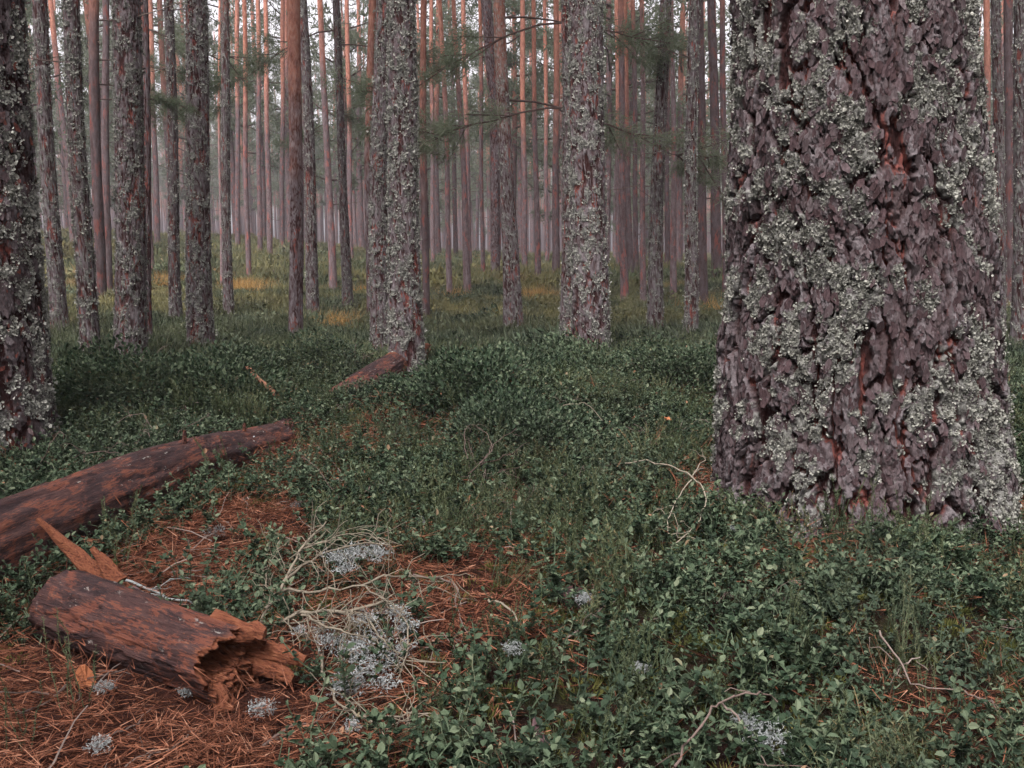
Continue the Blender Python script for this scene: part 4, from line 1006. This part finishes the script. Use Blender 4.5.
def moss_tuft(seed, n, rad):
    g = np.random.default_rng(seed); mb = MB()
    q = norm(g.normal(size=(n, 3))); q[:, 2] = abs(q[:, 2]); p = q * rad * np.array([1, 1, .35]) * (.6 + .4 * g.random((n, 1)))
    mb.needles(p, q + np.array([0, 0, .6]) + g.normal(size=(n, 3)) * .3, .016 * (.6 + .8 * g.random(n)), .0022)
    return mb.mesh('moss', MOSS)
def patch(seed, n, rad, hgt, L, W, mat):
    g = np.random.default_rng(seed); mb = MB()
    r_ = rad * np.sqrt(g.random(n)); a = g.random(n) * 6.28
    hz = hgt * (1 - (r_ / rad) ** 2 * .7) * (.5 + .5 * fbm(np.cos(a) * r_ * 9 + seed, np.sin(a) * r_ * 9, seed, 2)) * g.random(n) ** .5
    p = np.stack([np.cos(a) * r_, np.sin(a) * r_, hz - .01], 1); dv = norm(np.stack([g.normal(size=n), g.normal(size=n), .7 + g.random(n)], 1))
    h_ = n // 2
    mb.leaves(p[:h_], dv[:h_], g.normal(size=(h_, 3)) + np.array([0, 0, 1]), L * (.6 + .7 * g.random(h_)), W, .3, .1, a=g.random(h_))
    mb.needles(p[h_:], dv[h_:] + np.array([0, 0, .8]), L * 2.2 * (.6 + .8 * g.random(n - h_)), W * .35)
    return mb.mesh(mat.name + '_patch', mat)
def place(name, n, y0, y1, meshes, mat, dens, smin=.7, smax=1.25, tilt=.18, pw=1, zoff=-.005, pad=0.0):
    x, y = wedge(n, y0, y1, pw=pw)
    k = keep(x, y, pad) & (rng.random(n) < dens(x, y)); x, y = x[k], y[k]; m = len(x)
    rot = np.stack([rng.normal(size=m) * tilt, rng.normal(size=m) * tilt, rng.random(m) * 6.283], 1)
    s = smin + (smax - smin) * rng.random(m) ** 1.3
    return scatter(name, np.stack([x, y, zt(x, y) + zoff], 1), rot, s, rng.integers(0, len(meshes), m), meshes, mat)
def pn(x, y, f, s, a, b): return sst(a, b, fbm(x * f, y * f, s, 3))
lt = lambda x, y: np.clip(1 - 1.25 * litter(x, y), .0, 1)
BERRY = [berry(200 + i, 4 + i % 3, .10 + .014 * (i % 4), 15, .0145) for i in range(7)]
HEAT = [heather(220 + i, 13, .115 + .02 * (i % 3), 60, .0085) for i in range(5)]
GRA = [tuftgrass(240 + i, 26, .11 + .02 * i) for i in range(4)]
NEE = [needle_pile(260 + i, 48) for i in range(4)]
MOS = [moss_tuft(280 + i, 130, .05) for i in range(3)]
NEAR1 = 8.5
place('berry_shrubs', 31000, 1.15, NEAR1, BERRY, LEAF, lambda x, y: lt(x, y) * (.46 + .54 * pn(x, y, 1.6, 501, .40, .58)), .65, 1.3)
place('heather', 7500, 1.15, 9.5, HEAT, HEATH, lambda x, y: lt(x, y) * pn(x, y, 1.3, 511, .40, .60), .7, 1.4)
SHOOT = [heather(230 + i, 5, .20 + .03 * i, 110, .0075) for i in range(3)]
SH = [(*ground(px, py)[:2], r) for px, py, r in [(600, 720, .3), (560, 745, .2), (40, 650, .12), (20, 755, .15), (520, 640, .2), (840, 640, .2), (920, 560, .25), (230, 350, .8), (190, 365, .5), (430, 460, .3), (560, 360, .5), (1000, 640, .3)]]
def sh(x, y):
    t = np.zeros(np.shape(x))
    for a, b, r in SH: t = np.maximum(t, np.exp(-((x - a) ** 2 + (y - b) ** 2) / (r * r)))
    return t
place('heather_shoots', 7000, 1.2, 9, SHOOT, HEATH, lambda x, y: .02 + .45 * sh(x, y), .6, 1.15)
place('grass', 2600, 1.15, 9.5, GRA, GRASS, lambda x, y: np.clip(lt(x, y) + .10, 0, 1) * (.12 + .75 * pn(x, y, 1.1, 521, .42, .62)), .45, 1.05)
place('needle_litter', 10000, 1.1, 6.0, NEE, NEEDLE, lambda x, y: np.clip(litter(x, y) * 1.25 + .07, 0, 1), .7, 1.3, tilt=.16, zoff=.006)
place('needle_clutter', 2600, 1.1, 5.0, [needle_pile(470 + i, 14, .05, .06) for i in range(3)], NEEDLE, lambda x, y: np.clip(.2 + litter(x, y), 0, 1) * .6, .7, 1.3, tilt=.6, zoff=.035)
place('moss', 7000, 1.1, 6.5, MOS, MOSS, lambda x, y: np.clip(1 - litter(x, y) * 1.1, .04, 1) * (.6 + .4 * pn(x, y, 2.2, 531, .42, .6)), .6, 1.3, zoff=-.008)
def hummock(seed, n, rad, hgt, leaf):
    g = np.random.default_rng(seed); mb = MB()
    q = norm(g.normal(size=(n, 3))); q[:, 2] = abs(q[:, 2]); dep = 1 - .35 * g.random(n) ** 2
    lump = .75 + .5 * fbm(q[:, 0] * 2.5 + seed, q[:, 1] * 2.5, seed, 3)
    p = q * (dep * lump)[:, None] * np.array([rad, rad, hgt]) - np.array([0, 0, .02])
    d = norm(q + g.normal(size=(n, 3)) * .55 + np.array([0, 0, .4])); L = leaf * (.6 + .7 * g.random(n))
    mb.leaves(p, d, np.array([0, 0, 1.0]) + g.normal(size=(n, 3)) * .5, L, L * .33, .3, .12, a=g.random(n))
    return mb.mesh('berry_hummock', LEAF)
HUM = [hummock(700 + i, 1900, .30, .27, .020) for i in range(4)]
HUMP = [(*ground(px, py)[:2], r) for px, py, r in [(570, 385, .42), (500, 395, .3), (640, 400, .3), (520, 455, .22), (640, 540, .22), (100, 412, .45), (50, 440, .3), (180, 400, .3), (270, 382, .25), (600, 500, .16), (690, 395, .3), (1010, 420, .3)]]
def hp(x, y):
    t = np.zeros(np.shape(x))
    for a, b, r in HUMP: t = np.maximum(t, 1.3 * np.exp(-((x - a) ** 2 + (y - b) ** 2) / (r * r)))
    return np.clip(t, 0, 1)
hx, hy = wedge(1500, 3.2, 14)
hk = keep(hx, hy, .30) & (rng.random(1500) < np.maximum(hp(hx, hy), .22 * lt(hx, hy) * pn(hx, hy, .9, 505, .50, .60) * sst(3.6, 5, hy)))
hx, hy = hx[hk], hy[hk]; hm = len(hx)
scatter('berry_hummocks', np.stack([hx, hy, zt(hx, hy) - .01], 1), np.stack([0 * hx, 0 * hx, rng.random(hm) * 6.28], 1), np.where(hp(hx, hy) > .4, .8 + .45 * rng.random(hm), .5 + .45 * rng.random(hm)), rng.integers(0, 4, hm), HUM, LEAF)
BP = [patch(300 + i, 420, .24, .13, .030, .0085, LEAF) for i in range(4)]; HP = [patch(310 + i, 620, .24, .13, .026, .005, HEATH) for i in range(3)]; GP = [patch(320 + i, 620, .26, .11, .022, .0045, GRASS) for i in range(3)]
place('shrub_carpet', 7000, 5.6, 20, BP, LEAF, lambda x, y: np.clip(sst(5.6, 6.6, y), 0, 1) * (.1 + .8 * pn(x, y, .8, 541, .42, .58)), .6, 1.9)
place('heather_carpet', 9000, 5.8, 22, HP, HEATH, lambda x, y: .2 + .8 * pn(x, y, .7, 551, .42, .6), .6, 1.8)
place('grass_carpet', 3200, 6.0, 24, GP, GRASS, lambda x, y: .08 + .8 * pn(x, y, .6, 561, .46, .62), .5, 1.1)
BF = [patch(330 + i, 420, .6, .20, .075, .022, [HEATH, GRASS, HEATH][i]) for i in range(3)]
place('far_ground_cover', 14000, 17, 95, BF, HEATH, lambda x, y: .35 + .65 * pn(x, y, .4, 571, .38, .6), .7, 1.6, pw=1.3)
# rust-coloured dying fern and moss patches
RP = [patch(340 + i, 260, .20, .10, .05, .006, RUST) for i in range(2)]
pts = []
for px, py, n, sp in [(160, 284, 10, 7), (256, 291, 14, 10), (245, 292, 8, 6), (335, 289, 16, 12), (356, 292, 10, 8), (340, 329, 6, 8), (455, 304, 7, 6), (536, 300, 8, 7), (530, 305, 5, 5), (690, 318, 3, 3), (278, 286, 7, 4), (476, 278, 6, 7), (492, 286, 6, 8), (486, 284, 6, 8), (612, 288, 6, 6), (725, 315, 5, 6), (100, 290, 5, 6)]:
    for _ in range(n): pts.append(ground(px + random.gauss(0, sp), py + random.gauss(0, sp * .22)))
pts = np.array(pts); m = len(pts)
scatter('rusty_fern', pts, np.stack([0 * pts[:, 0], 0 * pts[:, 0], rng.random(m) * 6.28], 1), 1.0 + .9 * rng.random(m), rng.integers(0, 2, m), RP, RUST)
# loose twigs
def twigs(seed):
    g = np.random.default_rng(seed); mb = MB()
    for _ in range(3):
        L = .05 + .09 * g.random(); d = norm(np.array([g.normal(), g.normal(), .06])); q = g.normal(size=3) * .04 * np.array([1, 1, 0]) + np.array([0, 0, .012]) + d * L * np.linspace(0, 1, 5)[:, None] + np.cumsum(g.normal(size=(5, 3)) * .005, 0)
        mb.tube(q, np.linspace(.0022, .001, 5), 4)
    return mb.mesh('twig_litter', TWIG)
place('twig_litter', 1500, 1.1, 6, [twigs(400 + i) for i in range(4)], TWIG, lambda x, y: np.clip(.12 + litter(x, y) * .8, 0, 1), .7, 1.3)
def tangle(seed):
    g = np.random.default_rng(seed); mb = MB()
    for _ in range(4):
        a = g.random() * 6.28; L = .10 + .14 * g.random(); t = np.linspace(0, 1, 9)[:, None]
        d = np.array([math.cos(a), math.sin(a), .0]); up = .06 + .10 * g.random()
        q = g.normal(size=3) * .02 * np.array([1, 1, 0]) + d * L * t + np.array([0, 0, 1]) * up * np.sin(t * (1.6 + 1.4 * g.random())) + np.cumsum(g.normal(size=(9, 3)) * .007, 0)
        mb.tube(q, np.linspace(.0017, .0008, 9), 4, cap=False)
        for j in range(3):
            i = g.integers(3, 8); e = norm(d + g.normal(size=3) * .8); mb.tube(q[i] + e * .05 * np.linspace(0, 1, 4)[:, None] + np.cumsum(g.normal(size=(4, 3)) * .004, 0), np.linspace(.001, .0006, 4), 3, cap=False)
    return mb.mesh('bare_twigs', TWIG)
place('bare_twigs', 480, 1.2, 7, [tangle(420 + i) for i in range(5)], TWIG, lambda x, y: (.2 + .8 * pn(x, y, 1.2, 591, .45, .6)) * np.clip(1 - 2 * litter(x, y), 0, 1), .5, 1.05)
def lich(seed):
    mb = MB(); tuft(mb, np.array([0, 0, .008]), .014, 60, .008); return mb.mesh('ground_lichen', GLICHEN)
place('ground_lichen', 600, 1.1, 5.5, [lich(1), lich(2)], GLICHEN, lambda x, y: np.clip(.06 + litter(x, y) * .30, 0, 1), .5, 1.3)

# far forest beyond the counted trunks: one mass
def far_forest():
    src = []
    for i, (me, H) in enumerate(FARM[:3]):
        src.append(me)
    n = 1500; y = 92 + 120 * rng.random(n); x = (rng.random(n) * 2 - 1) * .68 * y; z = zt(x, y)
    o = scatter('distant_pine_trunks', np.stack([x, y, z], 1), np.stack([0 * x, 0 * x, rng.random(n) * 6.28], 1), .9 + .4 * rng.random(n), rng.integers(0, 3, n), src, BARK)
    o.color = (.3, .1, .8, 1)
    n = 620; x, y, z = x[:n], y[:n], z[:n]
    scatter('distant_pine_crowns', np.stack([x, y, z + 5.8], 1), np.stack([0 * x, 0 * x, rng.random(n) * 6.28], 1), 1.0 + .25 * rng.random(n), rng.integers(0, 3, n), CROWNS[:3], PINE)
far_forest()
def around():
    """the same stand goes on behind and beside the viewpoint"""
    n = 700; x = (rng.random(n) * 2 - 1) * 66; y = -62 + 110 * rng.random(n)
    k = ((np.abs(x) > .70 * y + 3.5) | (y < 0)) & (np.hypot(x, y) > 4.2) & (rng.random(n) < .72)
    x, y = x[k], y[k]; n = len(x); z = zt(x, y)
    o = scatter('surrounding_pine_trunks', np.stack([x, y, z], 1), np.stack([0 * x, 0 * x, rng.random(n) * 6.28], 1), .9 + .4 * rng.random(n), rng.integers(0, 3, n), [f[0] for f in FARM[:3]], BARK); o.color = (.5, .4, .9, 1)
    scatter('surrounding_pine_crowns', np.stack([x, y, z + 6.2], 1), np.stack([0 * x, 0 * x, rng.random(n) * 6.28], 1), 1.0 + .2 * rng.random(n), rng.integers(0, 5, n), CROWNS, PINE)
around()

# ------------------------------------------------------------------ damp air
def haze():
    x0, x1, y0, y1, z0, z1 = -172, 172, -72, 240, -2.5, 24
    V = [(x, y, z) for x in (x0, x1) for y in (y0, y1) for z in (z0, z1)]
    me = bpy.data.meshes.new('haze'); me.from_pydata(V, [], [(0, 1, 3, 2), (4, 6, 7, 5), (0, 4, 5, 1), (2, 3, 7, 6), (0, 2, 6, 4), (1, 5, 7, 3)])
    m = bpy.data.materials.new('damp_air'); m.use_nodes = True; t = m.node_tree; t.nodes.clear()
    o = t.nodes.new('ShaderNodeOutputMaterial'); v = t.nodes.new('ShaderNodeVolumePrincipled')
    v.inputs['Color'].default_value = (.86, .83, .90, 1); v.inputs['Density'].default_value = HAZE_D; v.inputs['Anisotropy'].default_value = .0
    t.links.new(v.outputs[0], o.inputs['Volume']); me.materials.append(m)
    ob = link('haze', me, kind='stuff')
HAZE_D = .0017
haze()
